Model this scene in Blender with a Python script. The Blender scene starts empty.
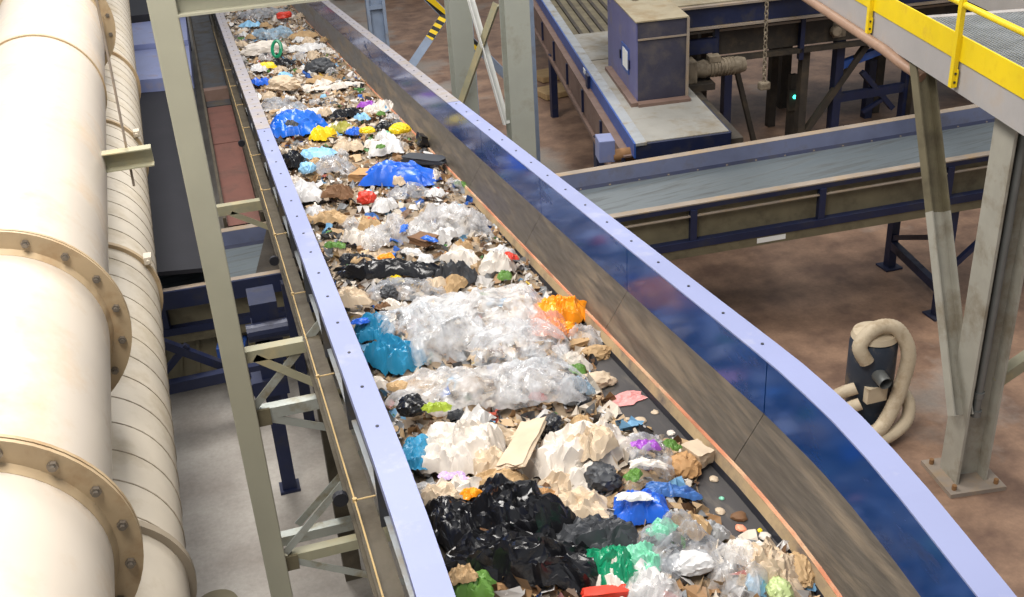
import bpy, bmesh, math, random
from mathutils import Vector, Matrix, noise
from math import sin, cos, pi, radians

random.seed(7)
scene = bpy.context.scene
COL = scene.collection

# ---------------------------------------------------------------- camera
F = 1063.985                                   # focal length in pixels of the 1024 wide frame
CAM = Vector((-1.2637, 0.0, 5.2))
def cam_axes(pitch, roll, head):
    c, s = cos(pitch), sin(pitch)
    fwd = Vector((0, c, -s)); right = Vector((1, 0, 0)); down = fwd.cross(right)
    r = right * cos(roll) + down * sin(roll); d = -right * sin(roll) + down * cos(roll)
    H = Matrix.Rotation(head, 3, 'Z')
    return H @ r, H @ d, H @ fwd
AR, AD, AF = cam_axes(0.4755962, 0.06205476, -0.2700823)
cam = bpy.data.cameras.new('camera'); camo = bpy.data.objects.new('camera', cam); COL.objects.link(camo)
cam.sensor_width = 36; cam.lens = F / 1024 * 36; cam.clip_end = 300
m = Matrix.Identity(4)
for i in range(3):
    m[i][0] = AR[i]; m[i][1] = -AD[i]; m[i][2] = -AF[i]; m[i][3] = CAM[i]
camo.matrix_world = m
scene.camera = camo

# ---------------------------------------------------------------- light
scene.view_settings.view_transform = 'Standard'; scene.view_settings.look = 'None'
scene.view_settings.gamma = 1; scene.view_settings.use_curve_mapping = False
scene.view_settings.exposure = 0.42
w = bpy.data.worlds.new('world'); scene.world = w; w.use_nodes = True
w.node_tree.nodes['Background'].inputs[0].default_value = (0.90, 0.94, 1.0, 1)
w.node_tree.nodes['Background'].inputs[1].default_value = 0.36
def lamp(loc, sx, sy, power, col, aim=None):
    l = bpy.data.lights.new('hall_lamp', 'AREA'); l.shape = 'RECTANGLE'; l.size = sx; l.size_y = sy
    l.energy = power; l.color = col
    o = bpy.data.objects.new('hall_lamp', l); COL.objects.link(o); o.location = loc
    d = (Vector(aim) - Vector(loc)) if aim else Vector((0, 0, -1))
    o.rotation_euler = d.to_track_quat('-Z', 'Y').to_euler()
lamp((-2.5, 2.5, 9.0), 2.4, 5.0, 620, (1.0, 0.96, 0.90))
lamp((-1.5, 10.5, 9.0), 2.4, 5.0, 620, (1.0, 0.97, 0.93))
lamp((6.5, 6.0, 9.0), 2.0, 4.0, 330, (1.0, 0.95, 0.88))
lamp((4.5, 17.0, 9.0), 2.0, 4.0, 300, (1.0, 0.95, 0.88))

# ---------------------------------------------------------------- from photo pixels to points on known planes
def ray(px, py): return AR * ((px - 512) / F) + AD * ((py - 298.5) / F) + AF
def at_z(px, py, z): r = ray(px, py); return CAM + r * ((z - CAM.z) / r.z)
def at_y(px, py, y): r = ray(px, py); return CAM + r * ((y - CAM.y) / r.y)
def at_x(px, py, x): r = ray(px, py); return CAM + r * ((x - CAM.x) / r.x)
def depth(P): return (P - CAM).dot(AF)

# ---------------------------------------------------------------- materials
MATS = {}
def pm(name, col, rough=0.6, metal=0.0, var=0.15, scale=6.0, bump=0.05, bscale=40.0, dirt=None, dscale=3.0, damt=0.5, stretch=(1, 1, 1), world=True, spec=0.5, coat=0.0):
    if name in MATS: return MATS[name]
    mt = bpy.data.materials.new(name); mt.use_nodes = True; nt = mt.node_tree; N = nt.nodes; L = nt.links
    b = N['Principled BSDF']; b.inputs['Roughness'].default_value = rough; b.inputs['Metallic'].default_value = metal
    b.inputs['Specular IOR Level'].default_value = spec; b.inputs['Coat Weight'].default_value = coat
    if world: src = N.new('ShaderNodeNewGeometry').outputs['Position']
    else: src = N.new('ShaderNodeTexCoord').outputs['Object']
    mp = N.new('ShaderNodeMapping'); mp.inputs['Scale'].default_value = stretch; L.new(src, mp.inputs['Vector'])
    n1 = N.new('ShaderNodeTexNoise'); n1.inputs['Scale'].default_value = scale; n1.inputs['Detail'].default_value = 6
    L.new(mp.outputs[0], n1.inputs['Vector'])
    r1 = N.new('ShaderNodeValToRGB')
    lo = [max(0, c * (1 - var)) for c in col]; hi = [min(1, c * (1 + var)) for c in col]
    r1.color_ramp.elements[0].position = 0.3; r1.color_ramp.elements[1].position = 0.7
    r1.color_ramp.elements[0].color = (*lo, 1); r1.color_ramp.elements[1].color = (*hi, 1)
    L.new(n1.outputs['Fac'], r1.inputs['Fac']); out = r1.outputs['Color']
    if dirt:
        n2 = N.new('ShaderNodeTexNoise'); n2.inputs['Scale'].default_value = dscale; n2.inputs['Detail'].default_value = 8; n2.inputs['Roughness'].default_value = 0.65
        L.new(mp.outputs[0], n2.inputs['Vector'])
        r2 = N.new('ShaderNodeValToRGB'); r2.color_ramp.elements[0].position = 0.62 - 0.35 * damt; r2.color_ramp.elements[1].position = 0.80 - 0.25 * damt
        L.new(n2.outputs['Fac'], r2.inputs['Fac'])
        mx = N.new('ShaderNodeMix'); mx.data_type = 'RGBA'; mx.inputs['B'].default_value = (*dirt, 1)
        L.new(r2.outputs['Color'], mx.inputs['Factor']); L.new(out, mx.inputs['A']); out = mx.outputs['Result']
        mr = N.new('ShaderNodeMath'); mr.operation = 'MULTIPLY_ADD'; mr.inputs[1].default_value = max(0, 0.8 - rough); mr.inputs[2].default_value = rough
        L.new(r2.outputs['Color'], mr.inputs[0]); L.new(mr.outputs[0], b.inputs['Roughness'])
    L.new(out, b.inputs['Base Color'])
    if bump:
        n3 = N.new('ShaderNodeTexNoise'); n3.inputs['Scale'].default_value = bscale; n3.inputs['Detail'].default_value = 4
        L.new(mp.outputs[0], n3.inputs['Vector'])
        bp = N.new('ShaderNodeBump'); bp.inputs['Strength'].default_value = bump; bp.inputs['Distance'].default_value = 0.02
        L.new(n3.outputs['Fac'], bp.inputs['Height']); L.new(bp.outputs[0], b.inputs['Normal'])
    MATS[name] = mt
    return mt
def film(name, col, alpha, rough=0.12):
    """thin clear plastic film: part see-through, part milky, with gloss on its creases"""
    mt = bpy.data.materials.new(name); mt.use_nodes = True; nt = mt.node_tree; N = nt.nodes; L = nt.links
    b = N['Principled BSDF']; b.inputs['Base Color'].default_value = (*col, 1); b.inputs['Roughness'].default_value = rough
    b.inputs['Specular IOR Level'].default_value = 0.7; b.inputs['Subsurface Weight'].default_value = 0.0
    tr = N.new('ShaderNodeBsdfTranslucent'); tr.inputs[0].default_value = (*col, 1)
    m0 = N.new('ShaderNodeMixShader'); m0.inputs[0].default_value = 0.35
    L.new(b.outputs[0], m0.inputs[1]); L.new(tr.outputs[0], m0.inputs[2])
    tp = N.new('ShaderNodeBsdfTransparent')
    mx = N.new('ShaderNodeMixShader')
    tc = N.new('ShaderNodeTexCoord'); nz = N.new('ShaderNodeTexNoise'); nz.inputs['Scale'].default_value = 14; nz.inputs['Detail'].default_value = 5
    L.new(tc.outputs['Object'], nz.inputs['Vector'])
    rp = N.new('ShaderNodeMapRange'); rp.inputs[1].default_value = 0.35; rp.inputs[2].default_value = 0.68
    rp.inputs[3].default_value = max(0, alpha - 0.3); rp.inputs[4].default_value = min(1, alpha + 0.35)
    L.new(nz.outputs['Fac'], rp.inputs[0]); L.new(rp.outputs[0], mx.inputs[0])
    L.new(tp.outputs[0], mx.inputs[1]); L.new(m0.outputs[0], mx.inputs[2])
    L.new(mx.outputs[0], N['Material Output'].inputs['Surface'])
    MATS[name] = mt
    return mt

def srgb(r, g, b):
    f = lambda c: ((c / 255 + 0.055) / 1.055) ** 2.4 if c > 10 else c / 255 / 12.92
    return (f(r), f(g), f(b))
DUST = srgb(150, 130, 105)
pm('post_paint', srgb(158, 155, 136), 0.62, var=0.05, scale=3, bump=0.05, bscale=180)
pm('column_paint', srgb(158, 154, 142), 0.6, var=0.08, dirt=srgb(120, 108, 88), dscale=2.5, damt=0.35, bump=0.05)
pm('pipe_paint', srgb(192, 181, 167), 0.36, var=0.05, scale=2, dirt=srgb(186, 166, 142), dscale=2.6, damt=0.32, bump=0.03, bscale=20)
pm('flange_paint', srgb(172, 150, 118), 0.5, var=0.08, dirt=srgb(150, 120, 84), dscale=5, damt=0.3)
pm('bolt_steel', srgb(130, 122, 112), 0.4, 0.7, var=0.2)
pm('duct_paint', srgb(194, 184, 168), 0.45, var=0.05, dirt=srgb(168, 154, 130), dscale=2.5, damt=0.4, bump=0.03)
pm('duct_seam', srgb(150, 138, 120), 0.55, var=0.1)
pm('rim_clean', srgb(132, 139, 176), 0.55, 0.05, var=0.03, scale=2.5, bump=0.02, dirt=srgb(160, 162, 178), dscale=4, damt=0.15)
pm('rim_dirty', srgb(150, 146, 152), 0.5, 0.1, var=0.08, dirt=srgb(150, 138, 124), dscale=7, damt=0.45, bump=0.06)
pm('blue_wall', srgb(36, 86, 160), 0.16, 0.6, var=0.10, scale=3, bump=0.012, bscale=30, stretch=(1, .3, 1), spec=0.6, dirt=srgb(70, 74, 96), dscale=5, damt=0.12)
pm('skirt_steel', srgb(104, 96, 86), 0.42, 0.55, var=0.22, scale=9, stretch=(6, 0.5, 6), bump=0.06, bscale=30, dirt=srgb(140, 124, 104), dscale=1.6, damt=0.35)
pm('seal_strip', srgb(176, 152, 116), 0.6, var=0.2, scale=6, dirt=srgb(70, 66, 72), dscale=3, damt=0.45)
pm('seal_edge', srgb(196, 128, 96), 0.6, var=0.25, scale=4, dirt=srgb(206, 182, 146), dscale=2.5, damt=0.5)
pm('dark_rubber', srgb(34, 35, 42), 0.5, var=0.2)
pm('belt_rubber', srgb(66, 63, 62), 0.62, var=0.15, scale=5, dirt=srgb(104, 96, 86), dscale=5, damt=0.25, bump=0.05, stretch=(2.5, .6, 1))
pm('side_grey', srgb(66, 68, 74), 0.5, 0.2, var=0.12, dirt=srgb(92, 82, 66), dscale=4, damt=0.45)
pm('ledge_grey', srgb(150, 154, 158), 0.45, 0.2, var=0.1, dirt=srgb(128, 116, 96), dscale=5, damt=0.35)
pm('chassis', srgb(76, 68, 54), 0.6, var=0.15, dirt=srgb(62, 54, 42), dscale=4, damt=0.5, bump=0.1)
pm('cord', srgb(180, 154, 108), 0.6, var=0.15)
pm('galvanised', srgb(168, 172, 166), 0.4, 0.5, var=0.1, dirt=srgb(140, 126, 92), dscale=5, damt=0.35)
pm('member_paint', srgb(150, 146, 122), 0.55, var=0.1, dirt=srgb(176, 160, 122), dscale=4, damt=0.4)
pm('navy', srgb(26, 34, 64), 0.45, 0.1, var=0.12, dirt=srgb(48, 47, 54), dscale=5, damt=0.3)
pm('navy_bright', srgb(44, 78, 148), 0.4, 0.1, var=0.1, dirt=srgb(90, 100, 130), dscale=5, damt=0.2)
pm('lavender', srgb(118, 126, 164), 0.4, 0.1, var=0.06, dirt=srgb(140, 130, 136), dscale=4, damt=0.2)
pm('dusty_edge', srgb(138, 126, 114), 0.75, var=0.12, dirt=srgb(150, 128, 100), dscale=5, damt=0.4)
pm('dusty_panel', srgb(104, 96, 74), 0.7, var=0.15, dirt=srgb(78, 70, 54), dscale=4, damt=0.4)
pm('grey_belt', srgb(92, 100, 104), 0.38, 0.1, var=0.1, scale=3, stretch=(.5, 5, 1), dirt=srgb(70, 72, 72), dscale=3, damt=0.4)
pm('brown_panel', srgb(112, 90, 80), 0.65, var=0.12, dirt=srgb(104, 82, 70), dscale=4, damt=0.4)
pm('deck_grey', srgb(138, 136, 130), 0.6, var=0.06, dirt=srgb(120, 108, 88), dscale=2.5, damt=0.4)
pm('dusty_top', srgb(148, 138, 116), 0.8, var=0.1, dirt=srgb(130, 112, 82), dscale=4, damt=0.4, bump=0.15)
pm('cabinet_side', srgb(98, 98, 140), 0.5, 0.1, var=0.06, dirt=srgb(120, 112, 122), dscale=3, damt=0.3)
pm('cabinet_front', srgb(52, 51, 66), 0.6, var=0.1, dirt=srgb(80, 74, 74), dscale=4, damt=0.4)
pm('dark_machine', srgb(50, 44, 37), 0.75, var=0.25, dirt=srgb(74, 63, 48), dscale=5, damt=0.4, bump=0.15)
pm('dirty_motor', srgb(128, 116, 98), 0.75, var=0.2, dirt=srgb(84, 72, 58), dscale=9, damt=0.4, bump=0.15)
pm('red_deck', srgb(110, 72, 62), 0.6, var=0.1, dirt=srgb(92, 68, 60), dscale=4, damt=0.35, bump=0.1)
pm('dark_plate', srgb(22, 22, 30), 0.75, 0.0, var=0.1, dirt=srgb(32, 31, 38), dscale=3, damt=0.3)
pm('yellow', srgb(236, 204, 18), 0.42, var=0.04, dirt=srgb(216, 180, 30), dscale=5, damt=0.2)
pm('walk_beam', srgb(168, 163, 160), 0.5, var=0.04, dirt=srgb(168, 156, 144), dscale=3, damt=0.25)
pm('grating_steel', srgb(190, 194, 196), 0.35, 0.6, var=0.15)
pm('conduit_tan', srgb(156, 124, 102), 0.5, var=0.1)
pm('conduit_grey', srgb(120, 122, 120), 0.45, 0.4, var=0.1)
pm('hose', srgb(196, 180, 154), 0.7, var=0.1, dirt=srgb(160, 138, 110), dscale=8, damt=0.35)
pm('vacuum_blue', srgb(52, 62, 76), 0.5, 0.1, var=0.15, dirt=srgb(140, 122, 94), dscale=6, damt=0.25)
pm('rust', srgb(132, 96, 60), 0.8, var=0.2)
pm('white_label', srgb(226, 226, 222), 0.5, var=0.03)
pm('bale', srgb(120, 112, 104), 0.85, var=0.25, scale=3, dirt=srgb(84, 74, 66), dscale=2, damt=0.4, bump=0.3)
pm('wood', srgb(164, 136, 96), 0.75, var=0.15, stretch=(1, 6, 1))
mt = bpy.data.materials.new('green_lamp'); mt.use_nodes = True
b = mt.node_tree.nodes['Principled BSDF']; b.inputs['Base Color'].default_value = (0.05, 0.6, 0.4, 1)
b.inputs['Emission Color'].default_value = (0.05, 0.9, 0.6, 1); b.inputs['Emission Strength'].default_value = 3; MATS['green_lamp'] = mt
pm('slate', srgb(98, 104, 130), 0.45, 0.1, var=0.1, dirt=srgb(84, 82, 88), dscale=3, damt=0.35)
pm('pale_blue', srgb(136, 150, 172), 0.5, 0.1, var=0.08, dirt=srgb(130, 126, 124), dscale=4, damt=0.3)
pm('post_pale', srgb(158, 160, 150), 0.6, var=0.05, scale=3, dirt=srgb(140, 138, 124), dscale=3, damt=0.3)
# hazard tape: printed slanted stripes
mt = bpy.data.materials.new('hazard_tape'); mt.use_nodes = True; nt = mt.node_tree
geo = nt.nodes.new('ShaderNodeNewGeometry'); wv = nt.nodes.new('ShaderNodeTexWave'); wv.bands_direction = 'DIAGONAL'; wv.inputs['Scale'].default_value = 4.2
rp = nt.nodes.new('ShaderNodeValToRGB'); rp.color_ramp.interpolation = 'CONSTANT'; rp.color_ramp.elements[0].color = (0.015, 0.015, 0.015, 1)
rp.color_ramp.elements[1].position = 0.5; rp.color_ramp.elements[1].color = (*srgb(232, 196, 30), 1)
nt.links.new(geo.outputs['Position'], wv.inputs['Vector']); nt.links.new(wv.outputs['Fac'], rp.inputs['Fac'])
nt.links.new(rp.outputs[0], nt.nodes['Principled BSDF'].inputs['Base Color']); MATS['hazard_tape'] = mt
# concrete floor: grey slab, brown trodden dirt thicker on the right-hand side of the hall
mt = bpy.data.materials.new('concrete'); mt.use_nodes = True; nt = mt.node_tree; N = nt.nodes; L = nt.links
geo = N.new('ShaderNodeNewGeometry'); sep = N.new('ShaderNodeSeparateXYZ'); L.new(geo.outputs['Position'], sep.inputs[0])
def nz(scale, det=8, rough=0.6):
    n = N.new('ShaderNodeTexNoise'); n.inputs['Scale'].default_value = scale; n.inputs['Detail'].default_value = det; n.inputs['Roughness'].default_value = rough
    L.new(geo.outputs['Position'], n.inputs['Vector']); return n.outputs['Fac']
def ramp(fac, c0, c1, p0=0.35, p1=0.65):
    r = N.new('ShaderNodeValToRGB'); r.color_ramp.elements[0].position = p0; r.color_ramp.elements[1].position = p1
    r.color_ramp.elements[0].color = (*c0, 1); r.color_ramp.elements[1].color = (*c1, 1); L.new(fac, r.inputs['Fac']); return r.outputs[0]
def mixc(fac, a, bcol):
    x = N.new('ShaderNodeMix'); x.data_type = 'RGBA'; L.new(fac, x.inputs['Factor']); L.new(a, x.inputs['A']); L.new(bcol, x.inputs['B']); return x.outputs['Result']
base = ramp(nz(1.1), srgb(134, 126, 118), srgb(170, 164, 156))
dirtc = ramp(nz(2.6), srgb(106, 82, 68), srgb(150, 120, 98))
mr = N.new('ShaderNodeMapRange'); mr.inputs[1].default_value = 0.6; mr.inputs[2].default_value = 3.6; mr.inputs[3].default_value = -0.16; mr.inputs[4].default_value = 0.20
L.new(sep.outputs['X'], mr.inputs[0])
ad = N.new('ShaderNodeMath'); ad.operation = 'ADD'; L.new(nz(0.55), ad.inputs[0]); L.new(mr.outputs[0], ad.inputs[1])
cov = ramp(ad.outputs[0], (0, 0, 0), (1, 1, 1), 0.47, 0.60)
out = mixc(cov, base, dirtc)
fine = ramp(nz(26, 6, 0.7), (0.80, 0.80, 0.80), (1.1, 1.1, 1.1), 0.3, 0.7)
mu = N.new('ShaderNodeMix'); mu.data_type = 'RGBA'; mu.blend_type = 'MULTIPLY'; mu.inputs['Factor'].default_value = 0.8
L.new(out, mu.inputs['A']); L.new(fine, mu.inputs['B'])
bs = N['Principled BSDF']; L.new(mu.outputs['Result'], bs.inputs['Base Color']); bs.inputs['Roughness'].default_value = 0.62
bp = N.new('ShaderNodeBump'); bp.inputs['Strength'].default_value = 0.12; bp.inputs['Distance'].default_value = 0.02; L.new(nz(18), bp.inputs['Height']); L.new(bp.outputs[0], bs.inputs['Normal'])
MATS['concrete'] = mt

# ---------------------------------------------------------------- mesh helpers
class MB:
    def __init__(s): s.v = []; s.f = []
    def add(s, vs, fs):
        o = len(s.v); s.v += [tuple(x) for x in vs]; s.f += [tuple(i + o for i in f) for f in fs]; return s
    def hexa(s, b, t):
        """bottom and top rings of four points"""
        return s.add(list(b) + list(t), [(3, 2, 1, 0), (4, 5, 6, 7), (0, 1, 5, 4), (1, 2, 6, 5), (2, 3, 7, 6), (3, 0, 4, 7)])
    def box(s, c, size, rz=0):
        x, y, z = [q / 2 for q in size]; c = Vector(c); R = Matrix.Rotation(rz, 3, 'Z')
        q = [c + R @ Vector((a * x, b_ * y, d * z)) for d in (-1, 1) for a, b_ in ((-1, -1), (1, -1), (1, 1), (-1, 1))]
        return s.hexa(q[:4], q[4:])
    def extrude(s, prof, A, B, side=None, roll=0):
        """closed 2-D profile swept from A to B; first coordinate along `side`, second along the cross direction"""
        A = Vector(A); B = Vector(B); d = (B - A).normalized()
        sd = Vector(side) if side is not None else (Vector((0, 0, 1)).cross(d) if abs(d.z) < 0.95 else Vector((1, 0, 0)))
        sd = (sd - d * sd.dot(d)).normalized(); u = d.cross(sd)
        if u.z < -1e-6: u = -u
        n = len(prof)
        vs = [A + sd * p + u * q for p, q in prof] + [B + sd * p + u * q for p, q in prof]
        fs = [(i, (i + 1) % n, n + (i + 1) % n, n + i) for i in range(n)] + [tuple(range(n))[::-1], tuple(range(n, 2 * n))]
        return s.add(vs, fs)
    def beam(s, A, B, w_, h_, side=None):
        return s.extrude([(-w_ / 2, -h_ / 2), (w_ / 2, -h_ / 2), (w_ / 2, h_ / 2), (-w_ / 2, h_ / 2)], A, B, side)
    def hbeam(s, A, B, w_, h_, t=0.018, side=None):
        """H section: flanges normal to `side`, h_ apart, w_ wide"""
        a, b_ = h_ / 2, w_ / 2
        p = [(-a, -b_), (-a + t, -b_), (-a + t, -t / 2), (a - t, -t / 2), (a - t, -b_), (a, -b_), (a, b_), (a - t, b_), (a - t, t / 2), (-a + t, t / 2), (-a + t, b_), (-a, b_)]
        return s.extrude(p, A, B, side)
    def channel(s, A, B, w_, h_, t=0.01, side=None):
        a, b_ = w_, h_ / 2
        return s.extrude([(0, -b_), (a, -b_), (a, -b_ + t), (t, -b_ + t), (t, b_ - t), (a, b_ - t), (a, b_), (0, b_)], A, B, side)
    def angle(s, A, B, w_, h_, t=0.01, side=None):
        return s.extrude([(0, 0), (w_, 0), (w_, t), (t, t), (t, h_), (0, h_)], A, B, side)
    def tube(s, path, r, n=12, caps=True):
        path = [Vector(p) for p in path]; k = len(path)
        rs = r if isinstance(r, (list, tuple)) else [r] * k
        ref = None; vs = []
        for i, p in enumerate(path):
            d = (path[min(i + 1, k - 1)] - path[max(i - 1, 0)])
            if d.length < 1e-9: d = Vector((0, 0, 1))
            d.normalize()
            if ref is None: ref = d.orthogonal().normalized()
            ref = (ref - d * ref.dot(d)).normalized(); e = d.cross(ref)
            vs += [p + (ref * cos(2 * pi * j / n) + e * sin(2 * pi * j / n)) * rs[i] for j in range(n)]
        fs = [(i * n + j, i * n + (j + 1) % n, (i + 1) * n + (j + 1) % n, (i + 1) * n + j) for i in range(k - 1) for j in range(n)]
        if caps: fs += [tuple(range(n))[::-1], tuple(range((k - 1) * n, k * n))]
        return s.add(vs, fs)
    def cyl(s, A, axis, r, h, n=16): A = Vector(A); return s.tube([A, A + Vector(axis).normalized() * h], r, n)
    def prism(s, poly, z0, z1):
        n = len(poly); vs = [(p[0], p[1], z0) for p in poly] + [(p[0], p[1], z1) for p in poly]
        return s.add(vs, [(i, (i + 1) % n, n + (i + 1) % n, n + i) for i in range(n)] + [tuple(range(n))[::-1], tuple(range(n, 2 * n))])
    def mesh(s, name):
        me = bpy.data.meshes.new(name); me.from_pydata(s.v, [], s.f); me.validate()
        bm = bmesh.new(); bm.from_mesh(me); bmesh.ops.recalc_face_normals(bm, faces=bm.faces); bm.to_mesh(me); bm.free()
        return me
    def build(s, name, mat, parent=None, smooth=False, bevel=0.0):
        me = s.mesh(name); me.materials.append(MATS[mat])
        if smooth:
            for p in me.polygons: p.use_smooth = True
            me.set_sharp_from_angle(angle=radians(40))
        o = bpy.data.objects.new(name, me); COL.objects.link(o)
        if bevel:
            bv = o.modifiers.new('bevel', 'BEVEL'); bv.width = bevel; bv.segments = 2; bv.limit_method = 'ANGLE'
        if parent: adopt(o, parent)
        return o
BASE = {}
def adopt(o, parent):
    o.parent = parent
    o.matrix_parent_inverse = Matrix.Translation(-Vector(BASE.get(parent.name, (0, 0, 0))))
def thing(name, label, cat, loc=(0, 0, 0), group=None):
    o = bpy.data.objects.new(name, None); COL.objects.link(o); o.location = loc; o.empty_display_size = 0.1
    BASE[o.name] = tuple(loc); o['label'] = label; o['category'] = cat
    if group: o['group'] = group
    return o
def tag(o, label, cat, group=None, kind=None):
    if label: o['label'] = label
    if cat: o['category'] = cat
    if group: o['group'] = group
    if kind: o['kind'] = kind
    return o
def instance(name, me, loc, parent, rot=None):
    o = bpy.data.objects.new(name, me); COL.objects.link(o); o.location = loc
    if rot: o.rotation_euler = rot
    adopt(o, parent); return o

# ---------------------------------------------------------------- the setting
fl = MB().box((8, 18, -0.1), (70, 70, 0.2)).build('floor', 'concrete'); fl['kind'] = 'structure'

# ---------------------------------------------------------------- main conveyor
def rim(Y):
    pts = [(-1.0, 5.2 - 3.18), (0.6, 5.2 - 2.83), (1.2, 5.2 - 2.69), (1.6, 5.2 - 2.60), (2.06, 5.2 - 2.50), (2.5, 5.2 - 2.413), (2.75, 5.2 - 2.377), (3.0, 5.2 - 2.357), (3.4, 5.2 - 2.365)]
    if Y >= 3.4: return 5.2 - 2.365 - 0.0792 * (Y - 3.4)
    for (a, za), (b_, zb) in zip(pts, pts[1:]):
        if Y <= b_: return za + (zb - za) * (Y - a) / (b_ - a)
BELT = 0.58
def belt_z(Y): return rim(Y) - BELT
def at_belt(px, py, h=0.0):
    r = ray(px, py); t = 3.0
    for _ in range(40):
        P = CAM + r * t; t += (belt_z(P.y) + h - P.z) / r.z * 0.9
    return CAM + r * t
def ys(a, b_):
    n = max(2, int((b_ - a) / 0.35)); L_ = [a + (b_ - a) * i / n for i in range(n + 1)]
    return L_ if a > 4 else sorted(set([a + (min(b_, 4.0) - a) * i / 16 for i in range(17)] + [y for y in L_ if y > 4.0] + [b_]))
def sweep(prof, a, b_):
    """closed profile of (x, depth below rim) carried along the conveyor"""
    Y = ys(a, b_); n = len(prof); mb = MB()
    vs = [(x, y, rim(y) - d) for y in Y for x, d in prof]
    fs = [(i * n + j, i * n + (j + 1) % n, (i + 1) * n + (j + 1) % n, (i + 1) * n + j) for i in range(len(Y) - 1) for j in range(n)]
    fs += [tuple(range(n))[::-1], tuple(range((len(Y) - 1) * n, len(Y) * n))]
    return mb.add(vs, fs)
Y0, Y1 = 0.6, 27.0
conv = thing('belt_conveyor', 'long sloping belt conveyor with blue inner walls carrying a heap of mixed waste', 'conveyor', (0, 3.0, 0))
sweep([(-0.66, BELT), (0.66, BELT), (0.66, BELT + .014), (-0.66, BELT + .014)], Y0, Y1).build('belt', 'belt_rubber', conv)['label'] = 'dark grey rubber belt under the waste'
joint = [0.6, 1.9, 3.45, 5.0, 6.55, 8.1, 9.25, 10.9, 12.6, 14.4, 16.2, 18.2, 20.4, 23.6, 27.0]
for s in (-1, 1):
    for a, b_ in ((Y0, 9.25), (9.262, Y1)):
        k = 'rim_clean' if a < 5 else 'rim_dirty'
        sweep([(s * .8, 0), (s * .92, 0), (s * .92, .05), (s * .912, .05), (s * .912, .008), (s * .8, .008)], a, b_).build('rim', k, conv)
    for a, b_ in zip(joint, joint[1:]):
        sweep([(s * .800, .009), (s * .808, .009), (s * .808, .27), (s * .800, .27)], a + .004, b_ - .004).build('wall_panel', 'blue_wall', conv)
        sweep([(s * .802, .268), (s * .816, .272), (s * .672, .505), (s * .660, .497)], a + .002, b_ - .002).build('skirt_panel', 'skirt_steel', conv)
    sweep([(s * .668, .490), (s * .655, .487), (s * .650, .497), (s * .662, .507)], Y0, Y1).build('seal_edge', 'seal_edge', conv)
    sweep([(s * .656, .502), (s * .648, .498), (s * .632, .555), (s * .642, .558)], Y0, Y1).build('seal_strip', 'seal_strip', conv)
    sweep([(s * .642, .552), (s * .630, .549), (s * .622, .579), (s * .642, .579)], Y0, Y1).build('belt_lip', 'dark_rubber', conv)
    # outside of the trough
    for a, b_ in zip(joint, joint[1:]):
        sweep([(s * .868, .008), (s * .878, .008), (s * .878, .44), (s * .868, .44)], a + .006, b_ - .006).build('side_plate', 'side_grey', conv)
    sweep([(s * .874, .34), (s * .900, .34), (s * .900, .352), (s * .886, .352), (s * .886, .45), (s * .874, .45)], Y0, Y1).build('ledge', 'ledge_grey', conv)
    sweep([(s * .90, .46), (s * .995, .46), (s * .995, .475), (s * .955, .475), (s * .955, .655), (s * .995, .655), (s * .995, .67), (s * .90, .67)], Y0, Y1).build('chassis_beam', 'chassis', conv)
    hb = MB()
    y = 3.6
    while y < 22:
        for q in (0.86,):
            hb.cyl((s * q, y, rim(y) - .001), (0, 0, 1), .0075, .005, 8)
        y += 0.37
    tag(hb.build('rim_bolts', 'dark_rubber', conv), None, None, kind='stuff')
    y = 0.9
    st = MB().box((0, 0, -.20), (.04, .012, .38)).mesh('stiffener'); st.materials.append(MATS['side_grey'])
    while y < 22:
        instance('stiffener', st, (s * .895, y, rim(y)), conv); y += 0.85
# pull cord along the outside, with eyelets
mb = MB(); pth = []
y = Y0
while y < 20: pth.append((-.985, y, rim(y) - .40 - 0.006 * abs(sin(y * pi / .9)))); y += 0.15
cord = tag(MB().tube(pth, .0042, 6).build('pull_cord', 'cord'), 'thin tan emergency pull cord strung along the conveyor side', 'cord')
ey = MB().tube([(-.09, 0, 0), (0, 0, 0)], .004, 6).tube([(-.0, 0, -.008), (-.0, 0, .010)], .010, 8).mesh('eyelet'); ey.materials.append(MATS['cord'])
y = 1.2
while y < 16:
    o = bpy.data.objects.new('eyelet', ey); COL.objects.link(o); o.location = (-.985, y, rim(y) - .40); o.rotation_euler = (0, 0, pi); o.parent = cord; y += 1.25
for y in (3.9, 7.2, 11.0):
    cd = MB().tube([(-1.03, y, rim(y) - .52), (-1.03, y + .03, rim(y) - .52)], .035, 14).build('end_disc', 'dark_rubber', conv)
# cross members and legs under the trough
for y in (5.95, 10.7, 14.0, 18.0):
    MB().beam((-.95, y, rim(y) - .78), (.95, y, rim(y) - .78), .10, .16).build('cross_member', 'chassis', conv)
    for s in (-1, 1):
        MB().beam((s * .9, y + .1, 0), (s * .9, y + .1, rim(y) - .68), .12, .12).build('leg', 'chassis', conv)

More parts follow.
